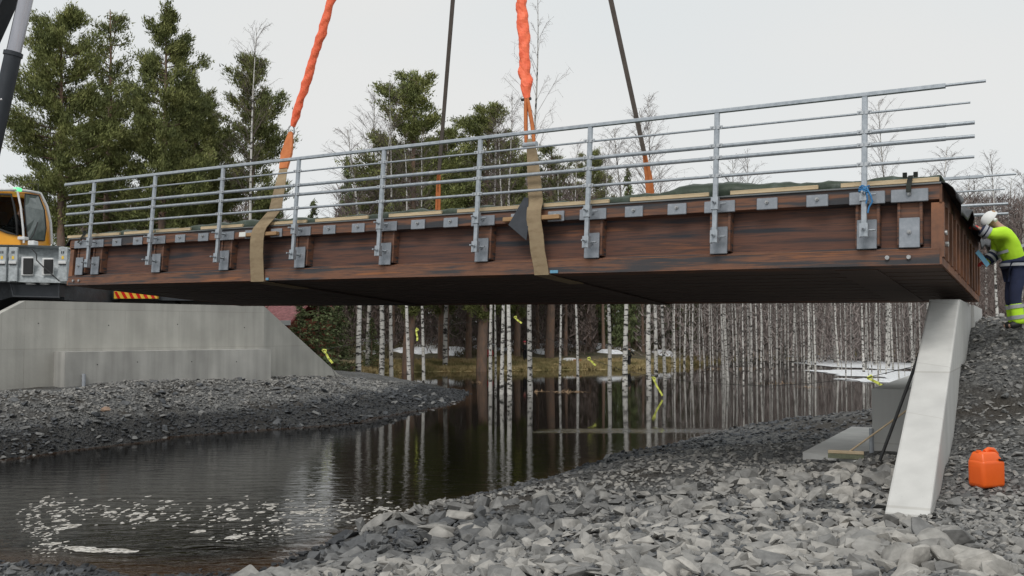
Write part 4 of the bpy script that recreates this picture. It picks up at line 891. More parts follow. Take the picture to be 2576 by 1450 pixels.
for s in 'LR':
    a = Vector(J['kn'+s]); b_ = Vector(J['an'+s]); skin_mesh('gaiter', [lp(a, b_, .12), lp(a, b_, .5), lp(a, b_, 1.1)], [(0, 1), (1, 2)], [.098, .10, .10], M['hivis'], wk, 2)
    for k in (.38, .78): c = lp(a, b_, k); d = (b_-a).normalized()*.028; MB().tube([c-d, c+d], .106, 14, cap=False).build('reflective_band', M['reflect'], wk)
    q0, q1 = Vector(J['el'+s]), Vector(J['wr'+s]); skin_mesh('sleeve_end', [lp(q0, q1, -.02), lp(q0, q1, .5), lp(q0, q1, 1.0)], [(0, 1), (1, 2)], [.104, .096, .084], M['navy'], wk, 2)
    for k in (.3, .68): c = lp(q0, q1, k); d = (q1-q0).normalized()*.022; MB().tube([c-d, c+d], .102, 12, cap=False).build('reflective_band', M['reflect'], wk)
    # gloved hand: palm and five bent fingers
    w0 = Vector(J['wr'+s]); h0 = Vector(J['ha'+s]); dd = (h0-w0).normalized(); side = dd.cross(Vector((0, 0, 1))).normalized(); V = [w0, lp(w0, h0, .6), h0]; E_ = [(0, 1), (1, 2)]; RR = [.034, .04, .036]
    for k in range(4):
        o_ = (k-1.5)*.021; L_ = [.07, .08, .075, .06][k]; b0 = h0+side*o_; n0 = len(V)
        V += [b0+dd*.012, b0+dd*L_*.5+Vector((0, 0, .004)), b0+dd*L_*.8-Vector((0, 0, .022)), b0+dd*L_*.85-Vector((0, 0, .045))]; E_ += [(2, n0), (n0, n0+1), (n0+1, n0+2), (n0+2, n0+3)]; RR += [.012, .011, .010, .009]
    n0 = len(V); tb = lp(w0, h0, .35)+side*.035; V += [tb, tb+side*.025+dd*.03, tb+side*.02+dd*.06-Vector((0, 0, .02))]; E_ += [(1, n0), (n0, n0+1), (n0+1, n0+2)]; RR += [.016, .013, .011]
    skin_mesh('glove', V, E_, RR, M['glove'], wk, 1)
a = Vector(J['waist']); b_ = Vector(J['pelvis'])
def band(c, ax, rx, ry, hh, m, nm):
    mb = MB(); K = 20; V = []; F = []
    z = ax.normalized(); y = Vector((0, 1, 0)); x = y.cross(z).normalized()
    for q in (-hh, hh):
        for j in range(K): t = 2*PI*j/K; V.append(c+z*q+x*math.cos(t)*rx+y*math.sin(t)*ry)
    for j in range(K): F.append((j, (j+1) % K, K+(j+1) % K, K+j))
    mb.add(V, F, True); o = mb.build(nm, m, wk); return o
ax = (Vector(J['chest'])-Vector(J['pelvis'])).normalized()
band(lp(b_, Vector(J['chest']), .58), ax, .20, .21, .022, M['reflect'], 'reflective_band')
band(b_+Vector((0, 0, .03)), Vector((0, 0, 1)), .25, .25, .022, M['reflect'], 'reflective_band')
skin_mesh('jacket_panel', [b_+Vector((0, 0, .0)), lp(b_, a, .5), lp(b_, a, 1.0)], [(0, 1), (1, 2)], [.25, .245, .225], M['navy'], wk, 2)
hc = Vector(J['head'])+Vector((.0, 0, .01)); hx = (Vector(J['crown'])-Vector(J['head'])).normalized()
mb = MB(); ball(mb, (0, 0, 0), .135, 1.12, .92, .92, 12, -.05, 1); mb.tube([(.0, .128, -.02), (0, .15, -.05)], .03, 8).tube([(.0, -.128, -.02), (0, -.15, -.05)], .03, 8)
mb.v = [(x*math.cos(.9)+z*math.sin(.9), y, -x*math.sin(.9)+z*math.cos(.9)) for x, y, z in mb.v]; mb.v = [tuple(Vector(v)+hc+hx*.02) for v in mb.v]; mb.build('helmet', M['white'], wk)
mb = MB(); ball(mb, hc+Vector((-.02, 0, .12)), .05, 1, 1.6, .8, 8); mb.build('headlamp', M['packer'], wk)
# a light blue cloth hangs from his hand side
mb = MB().ribbon([wb+Vector((-.5, .1, 1.2)), wb+Vector((-.42, .1, 1.1)), wb+Vector((-.33, .1, .98))], Vector((.05, .0, .05)), .01); o = mb.build('blue_strap', M['blue_tape']); tag(o, 'light blue strap held in front of the worker below his arm', 'strap')
# two people and a child on the far shore
def standing(lean=.02, arm=.1):
    return {'pelvis': (0, 0, .93), 'waist': (.01, 0, 1.1), 'chest': (.02+lean, 0, 1.35), 'neck': (.02+lean, 0, 1.5), 'head': (.04+lean, 0, 1.6), 'crown': (.04+lean, 0, 1.68),
            'shL': (.01, .19, 1.4), 'elL': (-.01, .24, 1.13), 'wrL': (.08, .22, .9), 'haL': (.12, .21, .83), 'shR': (.01, -.19, 1.4), 'elR': (arm, -.27, 1.15), 'wrR': (arm+.2, -.2, 1.05), 'haR': (arm+.27, -.18, 1.05),
            'hipL': (0, .1, .88), 'knL': (.03, .12, .48), 'anL': (-.02, .13, .09), 'toL': (.13, .15, .04), 'hipR': (0, -.1, .88), 'knR': (.02, -.12, .48), 'anR': (-.03, -.14, .09), 'toR': (.12, -.17, .04)}
def crouch():
    return {'pelvis': (0, 0, .35), 'waist': (.08, 0, .5), 'chest': (.2, 0, .7), 'neck': (.28, 0, .83), 'head': (.32, 0, .93), 'crown': (.33, 0, 1.01),
            'shL': (.2, .18, .75), 'elL': (.32, .22, .5), 'wrL': (.5, .16, .42), 'haL': (.56, .14, .4), 'shR': (.2, -.18, .75), 'elR': (.32, -.22, .5), 'wrR': (.5, -.16, .42), 'haR': (.56, -.14, .4),
            'hipL': (0, .1, .32), 'knL': (.36, .16, .42), 'anL': (.1, .15, .08), 'toL': (.26, .17, .04), 'hipR': (0, -.1, .32), 'knR': (.36, -.16, .42), 'anR': (.1, -.15, .08), 'toR': (.26, -.17, .04)}
def gz(x, y): return float(far_h(np.array([x]), np.array([y]))[0])
def far_person(u, v, Yd, rz, Jf, mats, lab, hat, sc=1):
    p = at(u, v, Yd); p.z = gz(p.x, p.y); return person(p, rz, Jf, mats, lab, hat, sc, far=True)
far_person(1321, 892, 80.5, 2.6, standing(), {'skin': M['skin'], 'jacket': M['blackcloth'], 'trousers': M['blackcloth']}, 'person in black with a pink red cap standing among trunks on the far shore', M['pinkhat'])
far_person(1582, 922, 80, .4, standing(.05, .25), {'skin': M['skin'], 'jacket': M['greencloth'], 'trousers': M['blackcloth']}, 'person in dark olive jacket behind a birch at the far water edge', M['greencloth'])
far_person(1229, 900, 80.5, 1.0, crouch(), {'skin': M['skin'], 'jacket': M['redcloth'], 'trousers': M['redcloth']}, 'person in red crouching behind the birch clump on the far shore', M['redcloth'])

# ------------------------------------------------------------------ small things on the near bank
# canister
cb = at(2482, 1211, 10.4)
cb.z = float(near_rough(np.array([cb.x]), np.array([cb.y]))[0])-.01
can = empty('fuel_canister', cb, 'bright orange plastic canister standing on the gravel slope', 'canister'); can.rotation_euler = (0, 0, .35); can.scale = (.86, .86, .9)
bm = bmesh.new(); bmesh.ops.create_cube(bm, size=1)
for v in bm.verts: v.co = Vector((v.co.x*.37, v.co.y*.27, (v.co.z+.5)*.34))
bmesh.ops.bevel(bm, geom=list(bm.edges), offset=.05, segments=4, affect='EDGES', profile=.5); me = bpy.data.meshes.new('body'); bm.to_mesh(me); bm.free(); me.materials.append(M['can'])
for p in me.polygons: p.use_smooth = True
put(bpy.data.objects.new('body', me), can)
bm = bmesh.new(); bmesh.ops.create_cube(bm, size=1)
for v in bm.verts:
    top_ = v.co.z > 0; v.co = Vector((v.co.x*(.24 if top_ else .36)-(.03 if top_ else 0), v.co.y*(.17 if top_ else .26), .30+(v.co.z+.5)*.125))
bmesh.ops.bevel(bm, geom=list(bm.edges), offset=.03, segments=3, affect='EDGES', profile=.5); me = bpy.data.meshes.new('shoulder'); bm.to_mesh(me); bm.free(); me.materials.append(M['can'])
for p in me.polygons: p.use_smooth = True
put(bpy.data.objects.new('shoulder', me), can)
MB().tube([(-.02, 0, .42), (.04, 0, .45), (.12, 0, .44), (.17, 0, .39), (.172, 0, .3)], [.025, .024, .024, .026, .03], 10, sy=1.2).build('handle', M['can'], can)
MB().tube([(.075, -.13, .34), (.17, -.13, .325)], .012, 6).build('handle_gap', M['seal'], can)
MB().tube([(-.12, 0, .42), (-.12, 0, .445)], .03, 12).build('cap', M['can'], can)
MB().box(-.187, -.1855, -.08, .08, .05, .25).build('ridge', M['can'], can)
# broom leaning on the wing wall
b0 = at(2135, 1146, 14.6); b0.z = 1.10; top_ = at(2285, 1030, 14.2)
bd = (top_-b0).normalized()
brm = empty('push_broom', b0, 'push broom with a pale wooden handle resting on the concrete footing', 'broom')
L0 = lambda mb: loc(mb, b0)
hd = Vector((.86, -.35, -.0)).normalized(); c = b0.copy()
L0(MB().tube([c+Vector((0, 0, .08)), top_, top_+bd*.35], .014, 8)).build('handle', M['wood'], brm)
mbh = MB(); Mx = Matrix.Translation(c) @ Matrix(((hd.x, -hd.y, 0, 0), (hd.y, hd.x, 0, 0), (0, 0, 1, 0), (0, 0, 0, 1)))
L0(MB().bbox(-.3, .22, -.035, .035, .05, .10, .008, Mx)).build('head', M['wood'], brm)
L0(MB().box(-.3, .22, -.045, .045, -.02, .05, Mx)).build('bristles', M['bristle'], brm)
# black pole leaning
p0 = at(2213, 1160, 13.4); p0.z = max(1.02, p0.z); p1 = at(2322, 868, 13.2)
o = MB().tube([(0, 0, 0), p1-p0], .022, 10).build('black_pole', M['pole']); o.location = p0; tag(o, 'long thin black pole leaning against the sloping concrete wall', 'pole')
# short grey pipes standing on the footing
for k, (u, v, t_) in enumerate(((2193, 1146, 'left'), (2212, 1142, 'right'))):
    q = at_z(u, v, 1.07); o = MB().tube([(0, 0, 0), (0, 0, .42)], .035, 12).tube([(0, 0, .42), (0, 0, .40)], .026, 12).build('short_pipe', M['pipe']); o.location = q; tag(o, 'short grey pipe stub on the footing, %s one of the pair before the concrete block' % t_, 'pipe')

# rope lines with yellow ribbons
def ribbon_thing(p, q, label, w=.11):
    d = q-p; n = 8; pts = [p+d*k/n+Vector((.012*math.sin(k*1.1+p.x), .02*math.sin(k*2.3), 0)) for k in range(n+1)]
    sd = d.cross(Vector((0, 1, 0))).normalized(); mb = MB().ribbon(pts, sd*w, .012); mb.tube([p, p+d*.12+sd*.10, p+d*.22+sd*.06], .03, 5); loc(mb, p)
    o = mb.build('marker_ribbon', M['ribbon']); o.location = p; tag(o, label, 'ribbon', 'yellow ribbons on the boundary rope')
YR = 47
RB = [(812, 880, 836, 914, 37, 'yellow ribbon beside the slanting edge of the left abutment'), (1047, 826, 1050, 858, 46, 'yellow ribbon hanging straight between two birches, left of centre under the bridge'), (1293, 798, 1312, 814, 46.5, 'yellow ribbon blown sideways high by the birch clump'),
      (1478, 901, 1499, 920, 46, 'short thick yellow ribbon over the grassy far shore'), (1640, 948, 1666, 996, 44, 'long thin yellow ribbon hanging from the rope over the water'), (2182, 950, 2226, 974, 26, 'slanting yellow ribbon on the rope near the concrete block')]
for u0, v0, u1, v1, yd, lb in RB: ribbon_thing(at(u0, v0, yd), at(u1, v1, yd), lb, .085 if yd > 30 else .07)
def rope(pts, label):
    mb = MB().tube(pts, .009, 5); p = pts[0].copy(); loc(mb, p); o = mb.build('boundary_rope', M['rope']); o.location = p; tag(o, label, 'rope')
rope([at(860, 948, 34.2)-Vector((0, 0, .4)), at(812, 880, 37), at(930, 858, 42), at(1047, 826, 46), at(1170, 812, 46.5), at(1290, 797, 46.8)], 'thin dark rope with ribbons rising from the left abutment to the birch clump')
rope([at(1290, 797, 46.8), at(1380, 852, 46.5), at(1478, 901, 46), at(1560, 930, 45), at(1640, 947, 44), at(1750, 963, 40), at(1933, 972, 33), at(2050, 964, 29), at(2182, 950, 26), at(2292, 924, 21), at(2330, 912, 17)], 'thin dark rope sagging across the flooded birches to the right abutment')

# boat
q = at(1433, 903, 81.5); q.z = gz(q.x, q.y)
bt = empty('rowing_boat', q, 'small overturned boat, white above and orange brown below, on the far grass bank', 'boat'); bt.rotation_euler = (0, 0, .5)
V = []; F = []; n = 10
for i in range(n+1):
    k = i/n*2-1; w = .5*math.sqrt(max(0, 1-abs(k)**2.4)); h = .42*math.sqrt(max(0, 1-abs(k)**3))
    for j in range(7): a = PI*j/6; V.append((k*.95, w*math.cos(a), .02+h*math.sin(a)))
for i in range(n):
    for j in range(6): a = i*7+j; F.append((a, a+1, a+8, a+7))
MB().add(V, F, True).build('hull', M['crane_white'], bt)
MB().bbox(.1, .9, -.52, -.35, 0, .3, .03).build('side_board', M['hull_or'], bt)

# house behind the left abutment
hp = at(672, 800, 62); hb = hp.copy(); hb.z = .9
hs_ = empty('red_house', hb, 'red painted house with a faded red sheet roof behind the left abutment', 'house'); hs_.rotation_euler = (0, 0, -.35)
MB().box(-5, 1.6, 0, 6, -.2, 3.0).build('wall', M['wall_red'], hs_)
MB().prism([(-5.4, -.5, 2.7), (-5.4, 3, 4.7), (-5.4, 6.5, 2.7), (-5.4, 6.5, 2.85), (-5.4, 3, 4.88), (-5.4, -.5, 2.85)], (7.5, 0, 0)).build('roof', M['roof_red'], hs_)
MB().box(-5.42, 2.12, -.56, -.5, 2.6, 2.9).build('eave_board', M['crane_white'], hs_)
w = MB().box(-1.5, -.4, -.04, 0, 1.0, 2.1).build('window', M['crane_white'], hs_); MB().box(-1.4, -.5, -.05, -.042, 1.1, 2.0).build('pane', M['glass_dk'], w)

# ------------------------------------------------------------------ crane
CO = at(60, 765, 28.0*1.15)
cr_ = empty('mobile_crane', CO, 'mobile crane with yellow cab, grey tool lockers and dark boom behind the left abutment', 'crane')
def C(u, v, Y): return at(u, v, Y*1.15)-CO
def cpoly(pts, Y, dy, name, m, parent=cr_): return MB().prism([C(u, v, Y) for u, v in pts], (0, dy, 0)).build(name, m, parent)
# grey locker row, tapering away to the right
gx = MB().prism([C(-160, 612, 26.6), C(150, 619, 26.6), C(184, 630, 27.2), C(184, 704, 27.2), C(150, 712, 26.6), C(-160, 706, 26.6)], (0, 1.0, 0)); lock = gx.build('locker_row', M['crane_grey'], cr_)
for u0, u1, v0, v1 in ((58, 82, 650, 690), (110, 132, 653, 689)):
    MB().bbox(*sorted((C(u0-3, v0, 26.57).x, C(u1+3, v0, 26.57).x)), C(0, 0, 26.53).y, C(0, 0, 26.6).y, C(0, v1+4, 26.5).z, C(0, v0-4, 26.5).z, .02).build('port_frame', M['crane_white'], lock)
    MB().bbox(*sorted((C(u0, v0, 26.5).x, C(u1, v0, 26.5).x)), C(0, 0, 26.50).y, C(0, 0, 26.56).y, C(0, v1, 26.5).z, C(0, v0, 26.5).z, .015).build('port', M['seal'], lock)
for u in (5, 33, 158):
    d = C(u, 660, 26.52)
    MB().bbox(d.x-.14, d.x+.14, d.y-.01, d.y+.08, C(0, 708, 26.5).z, C(0, 622, 26.5).z, .01).build('locker_door', M['crane_grey'], lock)
    z1 = C(0, 632, 26.5).z
    MB().box(d.x-.05, d.x-.02, d.y-.02, d.y-.011, z1-.08, z1).box(d.x+.01, d.x+.04, d.y-.02, d.y-.011, z1-.08, z1).build('door_mark', M['seal'], lock)
    MB().box(d.x-.035, d.x+.035, d.y-.02, d.y-.011, z1-.26, z1-.16).build('door_label', M['yellow'], lock)
    MB().bbox(d.x-.13, d.x+.12, d.y-.05, d.y-.012, z1-.42, z1-.32, .01).build('latch', M['crane_white'], lock)
    MB().box(d.x-.11, d.x+.11, d.y-.06, d.y-.02, z1-.44, z1-.41).build('latch_shade_strip', M['seal'], lock)  # solid dark strip standing in for the shadow under the latch
MB().tube([C(80, 626, 26.4), C(92, 640, 26.4), C(92, 655, 26.38), C(105, 668, 26.4), C(135, 695, 26.4), C(150, 708, 26.45)], .02, 6).build('hose', M['pole'], cr_)
# chassis
cpoly([(-160, 706), (160, 712), (162, 755), (28, 748), (-160, 800)], 27.3, 4.5, 'chassis', M['chassis'])
cpoly([(30, 716), (150, 716), (150, 747), (34, 747)], 26.9, .35, 'side_frame', M['crane_dark'])
MB().tube([C(32, 746, 26.75), C(150, 749, 26.75)], .03, 8).tube([C(26, 712, 26.75), C(34, 746, 26.75)], .03, 8).tube([C(148, 712, 26.75), C(148, 749, 26.75)], .025, 8).build('guard_rail', M['chassis'], cr_)
for u in (70, 105):
    mb = MB()
    for k in range(3): ball(mb, C(u+k*4, 708+k*3.5, 26.75), .11, 1.5, .8, .28, 8)
    mb.build('sling_coil', M['crane_white'], cr_)
cpoly([(150, 712), (640, 720), (640, 758), (150, 754)], 30.6, 6, 'rear_frame', M['chassis'])
def lampbox(u0, u1, v0, v1, Y, nm, m, parent=cr_): a = C(u0, v1, Y); b_ = C(u1, v0, Y); return MB().bbox(a.x, b_.x, a.y, a.y+.12, a.z, b_.z, .008).build(nm, m, parent)
tl = lampbox(160, 197, 736, 751, 30.3, 'tail_light', M['chassis']); lampbox(168, 187, 737.5, 749.5, 30.26, 'red_lens', M['red'], tl); lampbox(188, 195, 737.5, 749.5, 30.26, 'amber_lens', M['amber'], tl); lampbox(162, 167, 737.5, 749.5, 30.26, 'clear_lens', M['crane_white'], tl)
wbd = lampbox(286, 397, 733, 752, 30.4, 'warning_board', M['yellow'])
a = C(287, 751, 30.38); b_ = C(396, 734, 30.38)
for k in range(7):
    x0 = a.x+(b_.x-a.x)*(k/6.2)-.12; hgt = b_.z-a.z; poly = [(x0+.10, b_.z), (x0+.22, b_.z), (x0+.36, a.z), (x0+.24, a.z)]; poly = [(min(max(x, a.x), b_.x), z) for x, z in poly]
    MB().prism([(x, a.y-.006, z) for x, z in poly], (0, .004, 0)).build('red_stripe', M['red'], wbd)
# wheels behind the wall
for k, x in enumerate((-80, 60, 250, 420)):
    c = C(x, 790, 31); mb = MB().tube([c, c+Vector((0, .5, 0))], .55, 20); mb.build('wheel', M['seal'], cr_)
# cab
cab = MB(); Yc = 27.2
low = [C(-90, 612, Yc), C(52, 622, Yc), C(104, 622, Yc+1.0), C(128, 618, Yc+1.6), C(60, 612, Yc+2.4), C(-90, 612, Yc+2.4)]
mid = [C(-90, 560, Yc), C(50, 575, Yc), C(100, 575, Yc+1.0), C(127, 570, Yc+1.6), C(60, 560, Yc+2.4), C(-90, 560, Yc+2.4)]
upp = [C(-90, 478, Yc+.1), C(42, 484, Yc+.1), C(84, 487, Yc+1.0), C(108, 492, Yc+1.5), C(60, 480, Yc+2.3), C(-90, 478, Yc+2.3)]
n = 6; vs = low+mid+upp; fs = [tuple(range(6))[::-1], tuple(range(12, 18))]+[(r*n+k, r*n+(k+1) % n, (r+1)*n+(k+1) % n, (r+1)*n+k) for r in (0, 1) for k in range(n)]
cab.add(vs, fs); cabo = cab.build('cab', M['crane_yellow'], cr_)
cut = MB().prism([C(-75, 489, Yc-.3), C(28, 491, Yc-.3), C(36, 520, Yc-.3), C(42, 560, Yc-.3), C(44, 592, Yc-.3), C(20, 586, Yc-.3), C(-10, 574, Yc-.3), C(-75, 562, Yc-.3)], (0, 1.7, 0)).build('cut', M['seal'], cr_)
bo = cabo.modifiers.new('c', 'BOOLEAN'); bo.object = cut; bo.operation = 'DIFFERENCE'; bo.solver = 'EXACT'
bpy.context.view_layer.update(); _me = bpy.data.meshes.new_from_object(cabo.evaluated_get(bpy.context.evaluated_depsgraph_get())); cabo.modifiers.clear(); cabo.data = _me
COL.objects.unlink(cut); bpy.data.objects.remove(cut)
# side window with curved lower edge, seal behind
sw = [(-60, 488), (28, 490), (36, 520), (42, 560), (44, 592), (20, 586), (-10, 574), (-60, 560)]
MB().tube([C(u, v, Yc-.04) for u, v in sw+sw[:1]], .04, 6, cap=False).build('window_seal', M['seal'], cabo)
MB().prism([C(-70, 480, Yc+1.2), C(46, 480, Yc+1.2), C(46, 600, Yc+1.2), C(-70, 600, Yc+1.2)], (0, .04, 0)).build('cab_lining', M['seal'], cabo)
MB().bbox(C(-12, 0, Yc+.5).x, C(14, 0, Yc+.5).x, C(0, 0, Yc+.45).y, C(0, 0, Yc+.95).y, C(0, 600, Yc+.5).z, C(0, 530, Yc+.5).z, .06).build('seat', M['packer'], cabo)
MB().prism([C(u, v, Yc-.05) for u, v in sw], (0, .01, 0)).build('side_window', M['glass_clear'], cabo)
ws_ = [C(64, 489, Yc+.25), C(98, 493, Yc+1.1), C(112, 530, Yc+1.15), C(116, 575, Yc+1.25), C(112, 606, Yc+1.2), C(70, 604, Yc+.25), C(66, 570, Yc+.1), C(62, 520, Yc+.15)]
MB().prism(ws_, (.03, -.06, 0)).build('windscreen', M['glass_gr'], cabo)
fr = ws_+[ws_[0]]; MB().tube([p+Vector((.03, -.07, 0)) for p in fr], .022, 6, cap=False).build('windscreen_seal', M['seal'], cabo)
MB().tube([C(44, 482, Yc-.02), C(52, 520, Yc-.05), C(58, 575, Yc-.05), C(60, 612, Yc-.02)], .035, 8).build('corner_pillar', M['crane_white'], cabo)
MB().tube([C(101, 486, Yc+1.2), C(118, 520, Yc+1.3), C(127, 560, Yc+1.4), C(130, 615, Yc+1.5)], .05, 8).build('corner_pillar', M['crane_white'], cabo)
MB().tube([C(-60, 478, Yc+.0), C(40, 478, Yc+.0), C(75, 482, Yc+.6), C(100, 487, Yc+1.2)], .05, 8).build('roof_trim', M['crane_white'], cabo)
MB().bbox(C(44, 0, Yc).x, C(60, 0, Yc).x, C(0, 0, Yc).y, C(0, 0, Yc).y+.2, C(0, 481, Yc).z, C(0, 472, Yc).z, .02).build('beacon', M['green_light'], cabo)
MB().tube([C(75, 604, Yc-.1), C(85, 590, Yc+.0), C(95, 560, Yc+.3)], .018, 6).build('wiper', M['seal'], cabo)
MB().tube([C(60, 478, Yc+1), C(70, 462, Yc+1), C(96, 464, Yc+1), C(96, 480, Yc+1)], .012, 5).build('roof_rail', M['pole'], cabo)
MB().bbox(C(88, 0, Yc).x, C(104, 0, Yc).x, C(0, 0, Yc).y-.1, C(0, 0, Yc).y+.2, C(0, 618, Yc).z, C(0, 606, Yc).z, .02).bbox(C(62, 0, Yc).x, C(80, 0, Yc).x, C(0, 0, Yc).y-.1, C(0, 0, Yc).y+.2, C(0, 604, Yc).z, C(0, 596, Yc).z, .02).build('work_light', M['crane_white'], cabo)
# operator seen behind the glass: sits just inside the side window opening
Jo = dict(crouch()); _op = CO+C(22, 610, 27.2+.35); Jo = {k_: (v_[0], v_[1], v_[2]) for k_, v_ in Jo.items()}
person(_op, .2, Jo, {'skin': M['skin'], 'jacket': M['blackcloth'], 'trousers': M['blackcloth']}, 'crane operator in dark clothes seated behind the side window of the yellow cab', None, 1.15, far=True)
# boom and luffing cylinder
MB().prism([C(-330, 520, 28.2), C(-230, 520, 28.2), C(60, -120, 28.2), C(-40, -120, 28.2)], (0, .9, 0)).build('boom', M['crane_dark'], cr_)
Y2 = 28.0
MB().tube([C(-60, 560, Y2), C(33, 138, Y2)], .27, 20).build('cylinder_barrel', M['crane_dark'], cr_)
MB().tube([C(32, 142, Y2), C(34, 132, Y2)], .31, 20).build('cylinder_collar', M['crane_dark'], cr_)
MB().tube([C(33, 138, Y2), C(98, -150, Y2)], .235, 24).build('cylinder_rod', M['chrome'], cr_)
MB().tube([C(6, 250, Y2-.2), C(-6, 252, Y2-.2)], .04, 8).tube([C(8, 480, Y2-.2), C(2, 482, Y2-.2)], .04, 8).build('cylinder_fitting', M['crane_white'], cr_)
# road embankment behind the left abutment
V = []; pts = [P0+ln*.5-ld*3, P0+ln*.5, P1+ln*.5, PR+nr*.5]
rd = MB(); rd.prism([(-45, 34, 3.1), (-16.2, 30.6, 3.1), (-10.3, 36.4, 3.1), (-16, 44, 3.1), (-60, 60, 3.1)], (0, 0, -3.2)); o = rd.build('road_embankment', M['gravel']); tag(o, kind='structure')

# ------------------------------------------------------------------ trees
def tri_cloud(P, size, r, elong=1.0, droop=0.0, dirs=None):
    n = len(P); a = r.normal(size=(n, 3)); a /= np.linalg.norm(a, axis=1)[:, None]+1e-9
    if dirs is not None: a = a*.75+dirs; a /= np.linalg.norm(a, axis=1)[:, None]+1e-9
    a[:, 2] -= droop; b = np.cross(a, r.normal(size=(n, 3))); b /= np.linalg.norm(b, axis=1)[:, None]+1e-9
    s = (size*(0.6+.8*r.random(n)))[:, None] if np.isscalar(size) else size[:, None]
    V = np.stack([P-b*s*.28/elong, P+b*s*.28/elong, P+a*s], 1).reshape(-1, 3); return V, np.arange(3*n).reshape(-1, 3)
def pine_mesh(seed, H, cb, rad, dens=1.0, r0=.31, sparse=False):
    """returns (trunk MB, crown V,F)"""
    r = np.random.default_rng(seed); lean = r.uniform(-.03, .03, 2); tr = []; n = 10
    for i in range(n+1): k = i/n; tr.append(Vector((lean[0]*H*k*k+.08*math.sin(k*7+seed), lean[1]*H*k*k, H*k)))
    mb = MB().tube(tr, [max(.02, r0*(1-.93*(i/n)**1.1)) for i in range(n+1)], 9)
    P = []; D = []
    nbr = int(74*dens)
    for i in range(nbr):
        k = ((i+r.random())/nbr); z = H*(cb+(1-cb)*k*.985); ang = r.uniform(0, 6.28); prof = (math.sin(PI*min(1, (.16+.84*(1-k))))**.75 if k < .35 else (1-(k-.35)/.65)**.62)
        L_ = rad*(.18+prof*.82)*r.uniform(.55, 1.2); rise = r.uniform(-.12, .3)+.55*k
        c = Vector(tr[min(n, int(z/H*n))]); c.z = z; pts = []
        for q in range(5):
            t = q/4; pts.append(c+Vector((math.cos(ang)*L_*t, math.sin(ang)*L_*t, L_*(rise*t*.7+.25*t*t)-(.05*L_*math.sin(t*3)))))
        mb.tube(pts, [.05*(1-k)+.02, .04, .028, .018, .01], 4, cap=False)
        nt_ = int((17 if sparse else 36)*max(.35, L_/rad)*dens)
        for q in range(nt_):
            t = .25+.75*r.random()**.75; j = min(3, int(t*4)); f = t*4-j; p = pts[j].lerp(pts[j+1], f); sp = .32*L_*(1.0-t*.5)
            off = r.normal(size=3)*np.array([sp*.40, sp*.40, .12+sp*.08]); cpt = np.array(p)+off; m_ = 26
            cl = cpt+r.normal(size=(m_, 3))*np.array([.15, .15, .11]); P.append(cl); D.append(np.tile(np.array([math.cos(ang)*.5, math.sin(ang)*.5, .9]), (m_, 1)))
    P = np.concatenate(P); D = np.concatenate(D); V, F = tri_cloud(P, .185, r, 1.7, 0, D); return mb, V, F
def spruce_mesh(seed, H, rad, cb=.04):
    r = np.random.default_rng(seed); mb = MB().tube([(0, 0, 0), (0, 0, H*.5), (0, 0, H)], [.02*H*.8, .01*H, .01], 7); P = []; D = []
    nb_ = int(H*14)
    for i in range(nb_):
        k = (i+r.random())/nb_; z = H*(cb+(1-cb)*k); L_ = rad*(1-k)**.85*r.uniform(.7, 1.1)+.12; ang = r.uniform(0, 6.28); m_ = int(14+30*L_/rad)
        t = r.random(m_)**.8; x = np.cos(ang)*L_*t; y = np.sin(ang)*L_*t; zz_ = z-.22*L_*t+.1*L_*t*t
        cl = np.stack([x, y, zz_], 1)+r.normal(size=(m_, 3))*np.array([.12*L_+.04, .12*L_+.04, .07]); P.append(cl); D.append(np.tile([math.cos(ang)*.6, math.sin(ang)*.6, -.15], (m_, 1)))
    P = np.concatenate(P); D = np.concatenate(D); V, F = tri_cloud(P, .22, r, 1.1, .1, D); return mb, V, F
def birch_mesh(seed, H, r0=.14, cb=.4, dens=.75, lean=.0, wob=.26):
    r = random.Random(seed); tr = []; n = 12; ph = r.uniform(0, 6); bx, by = r.uniform(-1, 1)*.02, r.uniform(-1, 1)*.02
    for i in range(n+1): k = i/n; tr.append(Vector((lean*H*k+wob*math.sin(k*5+ph)*k+bx*H*k*k, wob*.7*math.cos(k*4+ph)*k+by*H*k*k, H*k)))
    mb = MB().tube(tr, [max(.012, r0*(1-.9*(i/n)**.9)) for i in range(n+1)], 9)
    tw = MB(); nb_ = int(46*dens)
    for i in range(nb_):
        k = cb+(1-cb)*((i+r.random())/nb_)*.97; c = tr[min(n-1, int(k*n))].lerp(tr[min(n, int(k*n)+1)], k*n-int(k*n)); ang = r.uniform(0, 6.28); L_ = (1-k)**.6*H*.21*r.uniform(.5, 1.2)+.3
        p1 = c+Vector((math.cos(ang)*L_*.45, math.sin(ang)*L_*.45, L_*.7)); p2 = p1+Vector((math.cos(ang)*L_*.4, math.sin(ang)*L_*.4, L_*.25))
        tw.tube([c, p1, p2], [.015*(1-k)+.008, .007, .004], 3, cap=False)
        for q in range(7):
            t = r.uniform(.25, 1); b0_ = c.lerp(p1, t*1.2) if t < .8 else p1.lerp(p2, (t-.8)*5); a2_ = ang+r.uniform(-1.3, 1.3); l2 = L_*r.uniform(.25, .5)
            e1 = b0_+Vector((math.cos(a2_)*l2*.6, math.sin(a2_)*l2*.6, l2*r.uniform(.1, .8))); e2 = e1+Vector((math.cos(a2_)*l2*.3, math.sin(a2_)*l2*.3, -l2*r.uniform(-.2, .5)))
            tw.tube([b0_, e1, e2], [.005, .004, .003], 3, cap=False)
            for _ in range(2):
                e3 = b0_.lerp(e1, r.uniform(.3, 1)); tw.tube([e3, e3+Vector((r.uniform(-.3, .3), r.uniform(-.3, .3), r.uniform(-.35, .4)))*l2*.9], [.0035, .002], 3, cap=False)
    return mb, tw
